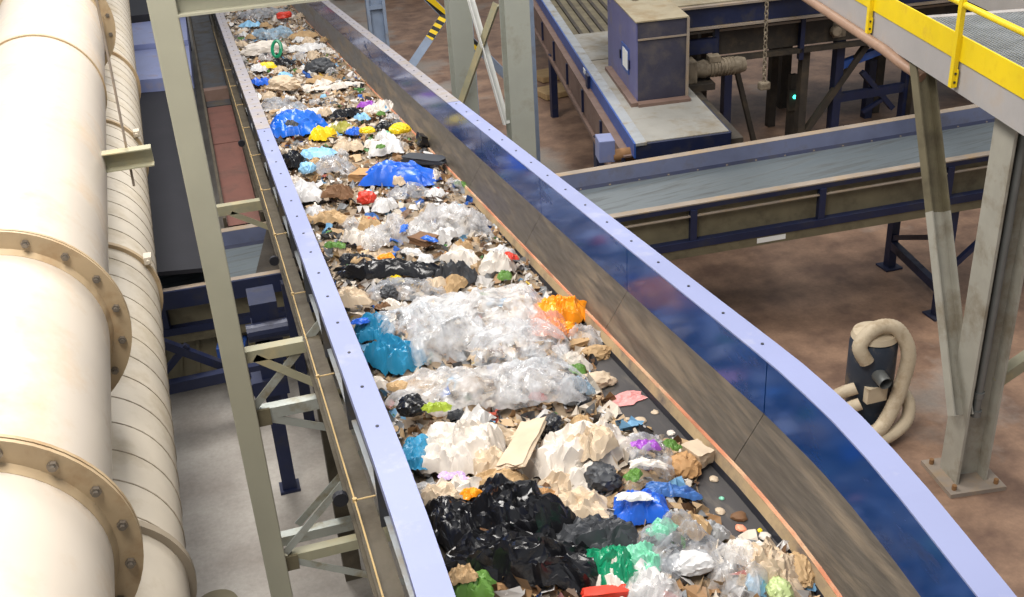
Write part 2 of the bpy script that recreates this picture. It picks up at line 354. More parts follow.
# ---------------------------------------------------------------- painted frame beside the conveyor
YP = 5.6
pa, pb = at_y(159, 0, YP), at_y(284, 597, YP); px_ = (pa.x + pb.x) / 2
fr = thing('support_frame', 'beige painted steel post with a beam crossing over the conveyor and braces below', 'frame', (px_, YP, 0))
MB().beam((px_, YP, 0.02), (px_, YP, 5.3), .135, .135, (1, 0, 0)).build('post', 'post_paint', fr, bevel=.006)
MB().box((px_, YP, .012), (.3, .3, .02)).build('base_plate', 'post_paint', fr)
zt = at_y(176, 14, YP).z
MB().hbeam((px_ + .06, YP, zt + .07), (3.4, YP, zt + .07), .14, .15, .012, (0, 0, 1)).build('top_beam', 'post_paint', fr)
def zpost(py): return at_y(272, py, YP).z
z1, z2, z3 = at_y(247, 358, YP).z, at_y(264, 415, YP).z, at_y(293, 560, YP).z
for z, k in ((z1, 'member_paint'), (z2, 'galvanised'), (z3, 'member_paint')):
    MB().channel((px_ + .05, YP, z), (-.96 if z > rim(YP) - .75 else .9, YP, z), .07, .075, .008, (0, 1, 0)).build('cross_bar', k, fr)
MB().channel((px_ + .05, YP + .28, z3 - .06), (1.6, YP + .28, z3 - .06), .07, .075, .008, (0, 1, 0)).build('cross_bar', 'galvanised', fr)
MB().angle((px_ + .07, YP, z2 + .04), (px_ + .55, YP + .02, z1 + .12), .05, .05, .007).build('brace', 'galvanised', fr)
MB().angle((px_ + .10, YP, z1 - .03), (px_ + .9, YP, z2 - .25), .06, .05, .007).build('brace', 'member_paint', fr)
MB().angle((px_ + .09, YP, z2 - .04), (px_ + .8, YP + .02, z3 + .75), .06, .05, .007).build('brace', 'galvanised', fr)
MB().angle((px_ + .09, YP, z3 + .05), (px_ + .62, YP + .02, z2 - .55), .06, .05, .007).build('brace', 'galvanised', fr)
MB().angle((px_ + .20, YP + .26, z3 + .05), (px_ + .72, YP + .28, z2 - .60), .06, .05, .007).build('brace', 'galvanised', fr)
MB().angle((px_ + .12, YP, z3 - .04), (px_ + .8, YP - .02, z3 - .42), .06, .05, .007).build('brace', 'galvanised', fr)
for z in (z2, z3): MB().box((px_ + .10, YP - .01, z - .01), (.09, .02, .11)).build('gusset', 'dusty_panel', fr)
# a second frame further along
fy = 9.3
fr2 = thing('cross_bracket', 'beige steel bracket bar bolted under the conveyor beside the red-brown trough', 'bracket', (-1.0, fy, 1.6))
zb = at_x(240, 224, -1.2).z
MB().channel((-1.4, fy, 1.655), (1.0, fy, 1.655), .08, .09, .01, (0, 1, 0)).build('cross_bar', 'member_paint', fr2)
MB().angle((-1.28, fy, 1.60), (-.72, fy, 1.25), .05, .05, .008).build('brace', 'member_paint', fr2)

# ---------------------------------------------------------------- pipes on the left
def pipe_axis(x0, z0, phi=-0.0266, s=0.0503):
    d = Vector((sin(phi), cos(phi), s)).normalized(); o = Vector((x0, 0, z0))
    return lambda t: o + d * t
def ring_bolts(ax, t, rr, n, parent, me, d0=-.03):
    d = (ax(1) - ax(0)).normalized(); e1 = d.cross(Vector((0, 0, 1))).normalized(); e2 = e1.cross(d)
    q = (-d).to_track_quat('Z', 'Y').to_euler()
    for k in range(n):
        a = 2 * pi * (k + .35) / n
        instance('bolt', me, ax(t + d0) + (e1 * cos(a) + e2 * sin(a)) * rr, parent, q)
ax1 = pipe_axis(-2.24, 2.645)
p1 = thing('large_pipe', 'large smooth cream painted pipe with tan bolted flanges', 'pipe', tuple(ax1(4)))
fls = [1.9, 3.275, 4.886, 8.6, 10.6, 14.5]
bm_ = MB().tube([(0, 0, -.01), (0, 0, .028)], .0105, 8).tube([(0, 0, 0), (0, 0, .016)], .019, 6).mesh('bolt'); bm_.materials.append(MATS['bolt_steel'])
prev = -.6
for i, t in enumerate(fls + [18]):
    MB().tube([ax1(prev + (t - prev) * k / 6) for k in range(7)], .45, 64).build('pipe_section', 'pipe_paint', p1, smooth=True); prev = t
for t in fls:
    if t == 8.6:
        MB().tube([ax1(t - .012), ax1(t + .012)], .462, 64).build('weld_ring', 'flange_paint', p1, smooth=True); continue
    for q in (-.020, .004):
        MB().tube([ax1(t + q), ax1(t + q + .016)], .55, 64).build('flange', 'flange_paint', p1, smooth=True)
    MB().tube([ax1(t - .05), ax1(t - .02)], [.452, .468], 64).build('weld_ring', 'flange_paint', p1, smooth=True)
    ring_bolts(ax1, t, .505, 18, p1, bm_, -.022)
ax2 = pipe_axis(-2.045, 1.75)
p2 = thing('spiral_duct', 'cream spiral-seam duct running below and beside the large pipe', 'duct', tuple(ax2(4)))
MB().tube([ax2(-.6 + .5 * k) for k in range(38)], .40, 56).build('duct_body', 'duct_paint', p2, smooth=True)
d2 = (ax2(1) - ax2(0)).normalized(); e1 = d2.cross(Vector((0, 0, 1))).normalized(); e2 = e1.cross(d2)
pth = []
for k in range(40 * 100):
    t = 4.1 + k / 40 * .235
    if t > 16: break
    a = 2 * pi * k / 40; pth.append(ax2(t) + (e1 * cos(a) + e2 * sin(a)) * .4005)
MB().tube(pth, .0045, 5).build('spiral_seam', 'duct_seam', p2, smooth=True)
for t, r in ((4.05, .435), (3.55, .42), (6.9, .425), (9.4, .425), (11.6, .43)):
    MB().tube([ax2(t - .02), ax2(t + .02)], r, 56).build('clamp_ring', 'duct_seam' if r > .43 else 'flange_paint', p2, smooth=True)
    if r < .43 and t > 5:
        lug = ax2(t) + (e1 * cos(.55) + e2 * sin(.55)) * (r + .02)
        MB().box(lug, (.05, .09, .05)).cyl(lug - Vector((0, .07, 0)), (0, 1, 0), .014, .14, 8).build('clamp_lug', 'duct_paint', p2)
# hanger rod with its channel bracket
hb = at_y(130, 156, 7.0)
hg = thing('pipe_hanger', 'thin threaded rod holding a short tan channel bracket beside the pipes', 'bracket', tuple(hb))
MB().channel((hb.x - .33, hb.y, hb.z), (hb.x + .14, hb.y, hb.z), .09, .12, .008, (0, -1, 0)).build('channel', 'member_paint', hg)
MB().tube([at_y(134, 186, 7.0), at_y(111, 70, 7.0), at_y(100, 0, 7.0) + Vector((0, 0, .9))], .008, 8).build('rod', 'dusty_edge', hg)

# ---------------------------------------------------------------- cross conveyor under the main one
ct = -math.atan(0.194); cu = Vector((cos(ct), sin(ct), 0.08 * cos(ct))); cn = Vector((-sin(ct), cos(ct), 0))
CO = Vector((2.02, 8.31, 1.40))
def cc(a, b_, d): return CO + cu * a + cn * b_ + Vector((0, 0, -d))        # along, across (0 near rim .. 1.23 far rim), depth below rim
def csweep(prof, a0, a1):
    n = len(prof); vs = [cc(a, p, q) for a in (a0, a1) for p, q in prof]
    return MB().add(vs, [(j, (j + 1) % n, n + (j + 1) % n, n + j) for j in range(n)] + [tuple(range(n))[::-1], tuple(range(n, 2 * n))])
xc = thing('cross_conveyor', 'navy blue belt conveyor with an empty grey belt passing under the loaded one', 'conveyor', tuple(Vector((CO.x, CO.y + .6, 0))))
A0, A1 = -6.5, 6.5
csweep([(.10, .17), (1.13, .17), (1.13, .185), (.10, .185)], A0, A1).build('belt', 'grey_belt', xc)
csweep([(.05, .02), (1.17, .02), (1.17, .035), (.05, .035)], -3.25, -1.75).build('shaded_dirty_belt', 'dark_machine', xc)  # added dark sheet for the belt's shade and dirt under the main conveyor
csweep([(1.17, 0), (1.27, 0), (1.27, .012), (1.17, .012)], A0, A1).build('far_rim', 'dusty_edge', xc)
csweep([(1.165, .002), (1.18, .010), (1.16, .15), (1.145, .15)], A0, A1).build('far_wall', 'slate', xc)
csweep([(1.145, .14), (1.16, .14), (1.12, .21), (1.105, .205)], A0, A1).build('far_skirt', 'navy', xc)
csweep([(1.18, .012), (1.20, .012), (1.20, .62), (1.18, .62)], A0, A1).build('far_side', 'navy', xc)
csweep([(-.04, 0), (.05, 0), (.05, .012), (-.04, .012)], A0, A1).build('near_rim', 'dusty_edge', xc)
csweep([(-.035, .012), (-.02, .012), (-.02, .06), (-.035, .06)], A0, A1).build('rim_lip', 'navy', xc)
csweep([(.03, .012), (.045, .012), (.105, .19), (.09, .19)], A0, A1).build('near_wall', 'navy', xc)
seg = [-6.5, -4.1, -2.9, -1.7, -.45, .75, 1.95, 3.15, 4.35, 5.4, 6.5]
for a, b_ in zip(seg, seg[1:]):
    csweep([(.02, .05), (.035, .05), (.035, .36), (.02, .36)], a + .01, b_ - .01).build('side_panel', 'dusty_panel', xc)
for a in seg[1:-1]:
    csweep([(-.05, .06), (.02, .06), (.02, .36), (-.05, .36)], a - .03, a + .03).build('bracket', 'navy', xc)
csweep([(-.045, .115), (-.01, .115), (-.01, .125), (-.045, .125)], A0, A1).build('edge_strip', 'dusty_edge', xc)
csweep([(-.06, .36), (.06, .36), (.06, .43), (-.06, .43)], A0, A1).build('lower_beam', 'navy', xc)
csweep([(-.05, .43), (.07, .43), (.07, .52), (-.05, .52)], A0, A1).build('bottom_beam', 'dusty_panel', xc)
wl = csweep([(-.054, .445), (-.052, .445), (-.052, .495), (-.054, .495)], 1.35, 1.62).build('plate', 'white_label', xc); wl['label'] = 'small white plate on the bottom beam'
bb = MB()
for k in range(24):
    P = cc(-1 + .3 * k, 1.145, .165); bb.cyl(P, -cn, .012, .015, 8)
tag(bb.build('wall_bolts', 'dusty_edge', xc), None, None, kind='stuff')
for a in (-5.6, 3.25):
    for b_ in (0.02, 1.15):
        P = cc(a, b_, .5); MB().beam((P.x, P.y, 0), P, .09, .09, (1, 0, 0)).build('leg', 'navy', xc)
        MB().box((P.x, P.y, .01), (.2, .2, .02)).build('foot_plate', 'navy', xc)
    P, Q = cc(a, .02, .5), cc(a, 1.15, .5)
    MB().beam((P.x, P.y, .28), (Q.x, Q.y, .28), .07, .09).build('tie_bar', 'navy', xc)
    MB().beam((P.x, P.y, .85), (Q.x, Q.y, .35), .05, .05).build('brace', 'navy', xc)
    R_ = cc(a + .75, .02, .5); MB().beam((P.x, P.y, .45), R_, .05, .05).build('brace', 'navy', xc)

# left-hand end: hanging box, braces, leg with bracket
P = cc(-3.55, -.05, .62)
tag(MB().box(P + Vector((0, 0, -.1)), (.26, .22, .26), ct).build('junction_box', 'navy_bright', bevel=.01), 'small bright blue box hanging under the navy conveyor behind the beige post', 'box')
lt = thing('braced_stand', 'dark blue braced stand on the floor below the cream duct', 'stand', (-2.2, 8.2, 0))
a_, b2 = at_y(165, 388, 8.4), at_y(240, 372, 8.4)
MB().beam(a_ + (a_ - b2) * 1.2, b2 + (b2 - a_) * .6, .09, .10).build('bar', 'navy', lt)
c_, e_ = at_y(168, 345, 8.5), at_y(230, 368, 8.5)
MB().beam(c_ + (c_ - e_) * .3, e_ + (e_ - c_) * .25, .07, .07).build('brace', 'navy', lt)
MB().beam(at_y(165, 372, 8.5), at_y(187, 345, 8.5), .05, .05).build('brace', 'navy', lt)
for p in (a_ + (a_ - b2) * 1.1, b2 + (b2 - a_) * .5): MB().beam((p.x, p.y, 0), (p.x, p.y, p.z + .5), .09, .09, (1, 0, 0)).build('leg', 'navy', lt)
hp = thing('hopper', 'ribbed olive brown hopper plate below the navy conveyor', 'hopper', tuple(cc(-3.6, .5, 1.0)))
MB().hexa([cc(-4.4, .0, .95), cc(-2.0, .0, .90), cc(-2.0, .9, 1.0), cc(-4.4, .9, 1.0)], [cc(-4.5, .05, .55), cc(-1.9, .05, .55), cc(-1.9, 1.1, .55), cc(-4.5, 1.1, .55)]).build('hopper_body', 'dusty_panel', hp)
for k in range(16):
    a = -4.4 + k * .16
    MB().beam(cc(a, -.005, .93), cc(a + .05, .03, .56), .03, .02).build('rib', 'dusty_panel', hp)
lg = at_z(290, 488, 0)
sl = thing('stand_leg', 'dark blue steel leg with a bracket under the beige cross bars', 'leg', tuple(lg))
MB().beam(lg, (lg.x, lg.y, 1.55), .11, .10, (1, 0, 0)).build('post', 'navy', sl)
MB().box(lg + Vector((0, 0, .012)), (.16, .15, .024)).build('foot_plate', 'navy', sl)
MB().box((lg.x, lg.y, 1.0), (.26, .18, .14)).box((lg.x - .16, lg.y - .02, 1.0), (.1, .1, .1)).build('bracket', 'navy', sl)
MB().box((lg.x + .05, lg.y + .1, 1.45), (.20, .30, .5)).cyl((lg.x - .1, lg.y - .1, 1.5), (1, 0, 0), .07, .3, 14).build('drive_unit', 'navy', sl)
MB().beam((lg.x + .28, lg.y + .9, 0), (lg.x + .28, lg.y + .9, 1.4), .09, .09, (1, 0, 0)).build('post', 'navy', sl)

# dark plate and red-brown trough further back, left of the main conveyor
dk = thing('plate_cover', 'long dark navy cover plate with a pale lavender end box behind the beige post', 'cover', (-2.0, 12.5, 0))
MB().prism([(-2.9, 9.34), (-1.52, 9.06), (-1.42, 15.3), (-2.5, 15.5)], 1.20, 1.24).build('cover_plate', 'dark_plate', dk)
csweep([(-.075, -.01), (-.045, -.01), (-.045, .16), (-.075, .16)], A0, -2.85).build('guard_beam', 'navy', xc)
MB().prism([(-2.5, 15.5), (-1.44, 15.3), (-1.42, 17.2), (-2.4, 17.3)], 1.10, 1.42).build('end_box', 'lavender', dk)
MB().prism([(-2.4, 17.33), (-1.42, 17.23), (-1.40, 19.0), (-2.3, 19.0)], 1.10, 1.5).build('end_box', 'lavender', dk)
MB().prism([(-2.4, 19.1), (-1.40, 19.1), (-1.40, 24), (-2.2, 24)], .9, 1.6).build('end_box', 'dark_plate', dk)
for x, y in ((-1.6, 10.9), (-2.4, 10.9), (-1.6, 16.8), (-2.3, 16.8)): MB().beam((x, y, 0), (x, y, 1.1), .09, .09, (1, 0, 0)).build('leg', 'navy', dk)
rd = thing('lower_trough', 'red-brown dusty trough running low beside the loaded conveyor', 'trough', (-1.1, 14, 0))
for a, b_, k in ((10.4, 13.2, 'red_deck'), (13.23, 14.9, 'red_deck'), (14.95, 24, 'dark_plate')):
    MB().prism([(-1.32, a), (-.99, a), (-.99, b_), (-1.32, b_)], 1.02, 1.05).build('trough_floor', k if k == 'red_deck' else 'side_grey', rd)
for x in (-1.34, -.97):
    MB().box((x, 17.1, 1.1), (.03, 13.6, .2)).build('trough_side', 'chassis', rd)
MB().box((-1.155, 15.3, 1.12), (.33, .16, .16)).build('cross_block', 'brown_panel', rd)
MB().box((-1.155, 10.42, .95), (.34, .05, .2)).build('end_plate', 'dark_machine', rd)
for y in (10.6, 16, 22):
    for x in (-1.3, -1.0): MB().beam((x, y, 0), (x, y, 1.02), .07, .07, (1, 0, 0)).build('leg', 'dark_machine', rd)

# small things low at the frame's foot
dr = at_z(216, 603, .36)
tag(MB().tube([(dr.x, dr.y, 0), (dr.x, dr.y, .32), (dr.x, dr.y, .35), (dr.x, dr.y, .36)], [.15, .15, .14, .06], 24).build('perforated_drum', 'dusty_panel', smooth=True), 'small round brown drum on the floor below the cream duct', 'drum')

# ---------------------------------------------------------------- discharge machine, right background
GO = Vector((2.835, 9.565, 0)); h1 = radians(79); h2 = radians(-4)
g1 = Vector((cos(h1), sin(h1), 0)); g2 = Vector((cos(h2), sin(h2), 0))
def G(a, b_, z): return GO + g2 * a + g1 * b_ + Vector((0, 0, z))
def gbox(mb, a0, a1, b0, b1, z0, z1):
    q = [(a0, b0), (a1, b0), (a1, b1), (a0, b1)]
    return mb.hexa([G(x, y, z0) for x, y in q], [G(x, y, z1) for x, y in q])
ma = thing('discharge_conveyor', 'blue-edged feeding conveyor with pale deck plates ending above the grey belt', 'conveyor', tuple(G(.5, 3, 0)))
gbox(MB(), -.02, .0, .2, 12, 1.34, 1.5).build('blue_rail', 'navy_bright', ma)
gbox(MB(), 0.0, .12, .2, 12, 1.47, 1.5).build('rail_top', 'ledge_grey', ma)
gbox(MB(), -.11, -.02, .3, 12, 1.32, 1.34).build('ledge', 'brown_panel', ma)
for k in range(9):
    gbox(MB(), -.10, -.08, .35 + k * 1.3, 1.62 + k * 1.3, .98, 1.31).build('side_panel', 'brown_panel', ma)
    gbox(MB(), -.13, -.09, .32 + k * 1.3, .37 + k * 1.3, 1.02, 1.31).build('bracket', 'navy', ma)
gbox(MB(), -.14, -.06, .3, 12, .93, .98).build('lower_rail', 'brown_panel', ma)
gbox(MB(), .12, 1.05, .26, 3.6, 1.44, 1.485).build('deck_plate', 'deck_grey', ma)
gbox(MB(), .12, 1.05, 3.64, 5.1, 1.44, 1.485).build('deck_plate', 'deck_grey', ma)
gbox(MB(), .12, 1.35, 5.15, 12, 1.38, 1.42).build('ribbed_belt', 'dusty_panel', ma)
for k in range(6): gbox(MB(), .25 + k * .17, .30 + k * .17, 5.2, 12, 1.42, 1.45).build('belt_rib', 'dark_machine', ma)
gbox(MB(), 0.0, 1.06, .22, .26, 1.28, 1.475).build('front_lip', 'navy', ma)
gbox(MB(), 1.05, 1.08, .26, 1.4, 1.28, 1.47).build('end_plate', 'navy', ma)
gbox(MB(), -.02, 1.3, .5, 12, .95, 1.30).build('under_frame', 'dark_machine', ma)
for b_ in (2.0, 6.0, 10):
    for a in (-.08, 1.1):
        P = G(a, b_, 0); MB().beam(P, P + Vector((0, 0, 1.0)), .1, .1, (1, 0, 0)).build('leg', 'navy', ma)
P = at_y(612, 156, GO.y + .42); MB().tube([P, P + g2 * .3], .07, 18).build('end_roller', 'rust', ma, smooth=True)
sbp = at_y(605, 148, GO.y + .5)
tag(MB().box(sbp, (.17, .26, .24), -.2).build('sensor_box', 'lavender', bevel=.008), 'small lavender blue box beside the end roller of the discharge conveyor', 'box')
o = gbox(MB(), -.03, -.021, 3.2, 3.35, 1.42, 1.48).build('rail_label', 'white_label', ma)
gbox(MB(), -.06, -.02, 2.85, 3.0, 1.33, 1.50).build('clip', 'navy', ma)
# cabinet on the deck
cb = thing('drive_cabinet', 'tall blue sheet-metal cabinet with a dusty top standing on the pale deck', 'cabinet', tuple(G(.65, 2.2, 1.485)))
CH = 2.42
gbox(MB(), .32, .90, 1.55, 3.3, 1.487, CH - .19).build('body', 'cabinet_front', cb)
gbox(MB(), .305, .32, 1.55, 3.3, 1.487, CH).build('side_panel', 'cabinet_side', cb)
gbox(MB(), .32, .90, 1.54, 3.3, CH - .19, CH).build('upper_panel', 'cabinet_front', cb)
gbox(MB(), .32, .90, 1.53, 1.545, CH - .205, CH - .185).build('trim_strip', 'dusty_edge', cb)
gbox(MB(), .29, .92, 1.52, 5.0, CH, CH + .015).build('top_plate', 'dusty_top', cb)
gbox(MB(), .90, .93, 1.52, 1.56, 1.487, CH).build('corner_strip', 'dusty_edge', cb)
win = gbox(MB(), .295, .306, 1.95, 2.38, 1.72, 2.02).build('hatch', 'navy_bright', cb)
gbox(MB(), .289, .296, 2.0, 2.28, 1.76, 1.98).build('pane', 'white_label', win)
for b_ in (1.9, 2.42): gbox(MB(), .285, .305, b_, b_ + .05, 1.80, 1.90).build('latch', 'navy', cb)
gbox(MB(), .22, .305, 1.45, 3.1, 1.485, 1.53).build('skirt', 'brown_panel', cb)
gbox(MB(), .30, .93, 1.40, 1.53, 1.485, 1.52).build('skirt', 'brown_panel', cb)
for a, b_ in ((.52, 2.6), (.62, 2.75), (.72, 2.6)): MB().cyl(G(a, b_, CH + .015), (0, 0, 1), .04, .03, 10).build('cap', 'dirty_motor', cb)
# conveyor running off to the right behind it
sc = thing('screening_conveyor', 'dark dusty navy conveyor running sideways behind the blue cabinet', 'conveyor', tuple(G(3.5, 3.4, 0)))
gbox(MB(), 1.02, 9, 2.9, 4.6, 2.20, 2.24).build('top_cover', 'dusty_top', sc)
gbox(MB(), 1.02, 9, 2.86, 2.90, 1.96, 2.22).build('side_beam', 'navy', sc)
gbox(MB(), 1.02, 9, 2.80, 2.88, 2.20, 2.225).build('upper_flange', 'dusty_edge', sc)
gbox(MB(), 1.02, 9, 2.80, 2.88, 1.93, 1.955).build('lower_flange', 'dusty_edge', sc)
gbox(MB(), 1.02, 9, 3.0, 4.5, 1.90, 1.96).build('under_cover', 'dark_machine', sc)
for k in range(4):
    gbox(MB(), 1.75 + k * 1.2, 2.9 + k * 1.2, 3.05, 3.1, 1.52, 1.84).build('side_panel', 'dark_machine', sc)
    gbox(MB(), 1.67 + k * 1.2, 1.73 + k * 1.2, 2.95, 3.05, 1.35, 1.9).build('upright', 'navy', sc)
gbox(MB(), 1.02, 9, 2.98, 3.05, 1.84, 1.87).build('lower_flange', 'dusty_edge', sc)
gbox(MB(), 1.02, 9, 2.95, 3.05, 1.44, 1.50).build('lower_beam', 'dark_machine', sc)
gbox(MB(), 1.02, 1.7, 2.9, 3.0, 1.6, 1.78).build('drive_guard', 'navy', sc)
for a in (1.9, 3.0, 4.7):
    P = G(a, 3.1, 0); MB().beam(P, P + Vector((0, 0, 1.45)), .11, .11, (1, 0, 0)).build('leg', 'navy' if a < 2.5 else 'dark_machine', sc)
    P = G(a, 4.3, 0); MB().beam(P, P + Vector((0, 0, 1.9)), .11, .11, (1, 0, 0)).build('leg', 'dark_machine', sc)
MB().beam(G(2.0, 3.1, 1.4), G(2.4, 3.2, .1), .06, .06).build('brace', 'dark_machine', sc)
MB().beam(G(3.1, 3.1, .3), G(3.9, 3.1, 1.4), .08, .08).build('brace', 'dark_machine', sc)
# geared motor
mo = thing('geared_motor', 'dusty grey geared motor mounted behind the blue cabinet', 'motor', tuple(G(1.6, 2.5, 1.4)))
P = G(1.28, 2.5, 1.52)
MB().tube([P, P + g2 * .12, P + g2 * .14, P + g2 * .55, P + g2 * .57, P + g2 * .66], [.09, .12, .105, .105, .11, .09], 20).build('motor_body', 'dirty_motor', mo, smooth=True)
for k in range(8): MB().tube([P + g2 * (.18 + k * .045), P + g2 * (.19 + k * .045)], .118, 18).build('cooling_fin', 'dirty_motor', mo)
gbox(MB(), 1.08, 1.28, 2.36, 2.64, 1.38, 1.66).build('gearbox', 'dirty_motor', mo, bevel=.02)
gbox(MB(), 1.45, 1.6, 2.42, 2.58, 1.61, 1.68).build('terminal_box', 'dirty_motor', mo)
gbox(MB(), 1.0, 1.5, 2.3, 2.9, 1.30, 1.38).build('mount', 'dark_machine', mo)
# hanging chain
ch = thing('hanging_chain', 'dusty link chain hanging down in front of the dark conveyor', 'chain', tuple(G(2.1, 2.2, 1.5)))
ct0, ct1 = at_y(768, -30, 11.4), at_y(764, 84, 11.4)
lm = MB().tube([(.022 * cos(t), 0, .035 * sin(t)) for t in [2 * pi * k / 10 for k in range(11)]], .009, 5, False).mesh('link'); lm.materials.append(MATS['dirty_motor'])
nl = int((ct0 - ct1).length / .05)
for k in range(nl): instance('link', lm, ct1 + (ct0 - ct1) * (k / nl), ch, (0, 0, (k % 2) * pi / 2 + .4))
MB().box(ct1 + Vector((0, 0, -.02)), (.14, .1, .1)).build('hook_block', 'dirty_motor', ch, bevel=.02)
# indicator lamp on a post
P = at_y(795, 97, 12.6)
il = thing('indicator_post', 'dark control post with a small glowing green lamp', 'lamp', (P.x, P.y, 0))
MB().beam((P.x, P.y + .08, 0), (P.x, P.y + .08, P.z + .3), .10, .08, (1, 0, 0)).build('post', 'dark_machine', il)
MB().box((P.x, P.y + .04, P.z - .05), (.16, .06, .3)).build('control_box', 'dark_machine', il)
MB().tube([(P.x, P.y + .01, P.z), (P.x, P.y - .025, P.z)], [.028, .02], 12).build('lamp_lens', 'green_lamp', il, smooth=True)
# blue stand to the right
bs_ = thing('blue_stand', 'dark blue braced stand on the floor behind the grey belt', 'stand', tuple(at_z(860, 118, 0)))
yb = 12.4
def yv(px, py, y=yb): return at_y(px, py, y)
for (pxa, pya, pxb, dy) in ((835, 30, 840, 0), (868, 60, 868, .9), (905, 60, 902, 0)):
    P = at_y(pxa, 95, yb + dy); T = at_y(pxa, pya, yb + dy)
    MB().beam((P.x, P.y, 0), (P.x, P.y, T.z), .12, .12, (1, 0, 0)).build('leg', 'navy', bs_)
MB().beam(yv(835, 98), yv(908, 86), .09, .12).build('bar', 'navy', bs_)
MB().beam(yv(838, 66), yv(885, 48), .10, .10).build('bar', 'navy_bright', bs_)
MB().beam(yv(862, 72), yv(892, 108), .07, .07).build('brace', 'navy', bs_)
MB().beam(yv(862, 112), yv(884, 98), .05, .05).build('brace', 'navy', bs_)
P = yv(836, 28); MB().box(P, (.2, .2, .22)).cyl(P + Vector((-.1, -.1, 0)), (0, -1, 0), .07, .1, 12).build('bearing_block', 'dirty_motor', bs_, bevel=.02)

# dark plant standing further back on the right
pl = thing('sorting_plant', 'dark brown mass of plant steelwork at the back behind the yellow-edged walkway', 'machine', tuple(G(5, 8, 0)))
gbox(MB(), 1.6, 9.5, 5.2, 6.2, 1.2, 2.3).build('casing', 'dark_machine', pl)
gbox(MB(), 3.2, 9.5, 4.8, 5.2, 2.0, 2.6).build('casing', 'dark_machine', pl)
gbox(MB(), 1.6, 9.5, 5.0, 6.2, 2.3, 2.36).build('cover', 'dusty_panel', pl)
for a in (1.9, 3.4, 5, 6.6, 8.2):
    gbox(MB(), a, a + .16, 5.0, 5.2, 0, 2.6).build('column', 'dark_machine', pl)
    MB().beam(G(a + .1, 5.0, 2.3), G(a + 1.3, 5.0, 1.3), .1, .1).build('brace', 'dark_machine', pl)

# ---------------------------------------------------------------- walkway and its column
wz = 2.95
wa, wb = at_z(1010, 127, wz), at_z(815, 0, wz); wd = (wb - wa).normalized(); wn = Vector((wd.y, -wd.x, 0))
wk = thing('walkway', 'raised steel walkway with bright yellow toe board and handrail', 'walkway', tuple(wa))
def Wp(a, b_, z): return wa + wd * a + wn * b_ + Vector((0, 0, z))
W0, W1 = -2.2, 9.0
def wbox(mb, a0, a1, b0, b1, z0, z1):
    q = [(a0, b0), (a1, b0), (a1, b1), (a0, b1)]
    return mb.hexa([Wp(x, y, z0) for x, y in q], [Wp(x, y, z1) for x, y in q])
MB().channel(Wp(W0, 0, .12), Wp(W1, 0, .12), .08, .24, .012, wn).build('edge_beam', 'walk_beam', wk)
wbox(MB(), W0, W1, -.012, 0.0, .215, .385).build('toe_board', 'yellow', wk)
wbox(MB(), W0, W1, 1.25, 1.33, 0, .24).build('edge_beam', 'walk_beam', wk)
wbox(MB(), W0, W1, 1.33, 1.345, .215, .385).build('toe_board', 'walk_beam', wk)
gr = MB()
nb = 46
for k in range(nb):
    b_ = .03 + 1.2 * k / (nb - 1); wbox(gr, W0, 1.9, b_ - .002, b_ + .002, .21, .24)
k = W0
while k < 1.9: wbox(gr, k - .003, k + .003, .02, 1.24, .222, .238); k += .034
tag(gr.build('grating', 'grating_steel', wk), None, None, kind='stuff')
for pxl, pyl in ((955, 84), (875, 30), (1040, 150)):
    q = at_z(pxl, pyl, wz + .05); a = (q - wa).dot(wd)
    po = MB().beam(Wp(a, -.028, .03), Wp(a, -.028, 1.12), .032, .05, wn).build('rail_post', 'yellow', wk)
    MB().extrude([(-.004, -.06), (.004, -.06), (.004, .06), (-.004, .06)], Wp(a - .045, -.016, .10), Wp(a + .0, -.016, .10), wn).build('bracket', 'yellow', po)
    bo = MB()
    for z in (.07, .13): bo.cyl(Wp(a - .03, -.02, z), -wn, .008, .012, 8)
    bo.build('bolt_pair', 'dark_rubber', po)
for z in (.59, 1.10): MB().tube([Wp(W0, -.02, z), Wp(W1, -.02, z)], .021, 12).build('handrail', 'yellow', wk, smooth=True)
wbox(MB(), 1.9, 1.98, .02, 1.25, .10, .24).build('end_beam', 'walk_beam', wk)
for a in (.1, 2.4):
    MB().tube([Wp(a, 1.30, .24), Wp(a, 1.30, 1.3)], .024, 10).build('far_rail_post', 'walk_beam', wk, smooth=True)
wbox(MB(), -1.6, .25, .95, 1.3, .24, .36).build('kerb_box', 'walk_beam', wk)
# cable conduit slung under the walkway
cd = [Wp(1.55, .10, -.12), Wp(1.75, .0, -.05), Wp(2.0, -.035, -.01), Wp(7, -.035, -.01)]
tag(MB().tube(cd, .04, 12).build('conduit', 'conduit_tan', smooth=True), 'tan conduit slung under the edge of the walkway', 'conduit')
# column
cbse = (at_z(926, 467, 0) + at_z(1000, 487, 0)) / 2
gh2 = Vector((cos(radians(-8)), sin(radians(-8)), 0)); gh1 = Vector((sin(radians(8)), cos(radians(8)), 0))
cl = thing('steel_column', 'pale steel H column on a square base plate carrying the walkway', 'column', tuple(cbse))
MB().hbeam(cbse + Vector((0, 0, .03)), cbse + Vector((0, 0, wz)), .24, .25, .02, gh2).build('shaft', 'column_paint', cl)
q = [cbse + gh2 * a + gh1 * b_ for a, b_ in ((-.225, -.225), (.225, -.225), (.225, .225), (-.225, .225))]
MB().hexa(q, [p + Vector((0, 0, .035)) for p in q]).build('base_plate', 'dusty_edge', cl)
for a in (-.17, .17):
    for b_ in (-.17, .17): MB().cyl(cbse + gh2 * a + gh1 * b_ + Vector((0, 0, .035)), (0, 0, 1), .018, .04, 8).build('anchor_bolt', 'rust', cl)
cdp = cbse - gh1 * .07 - gh2 * .03
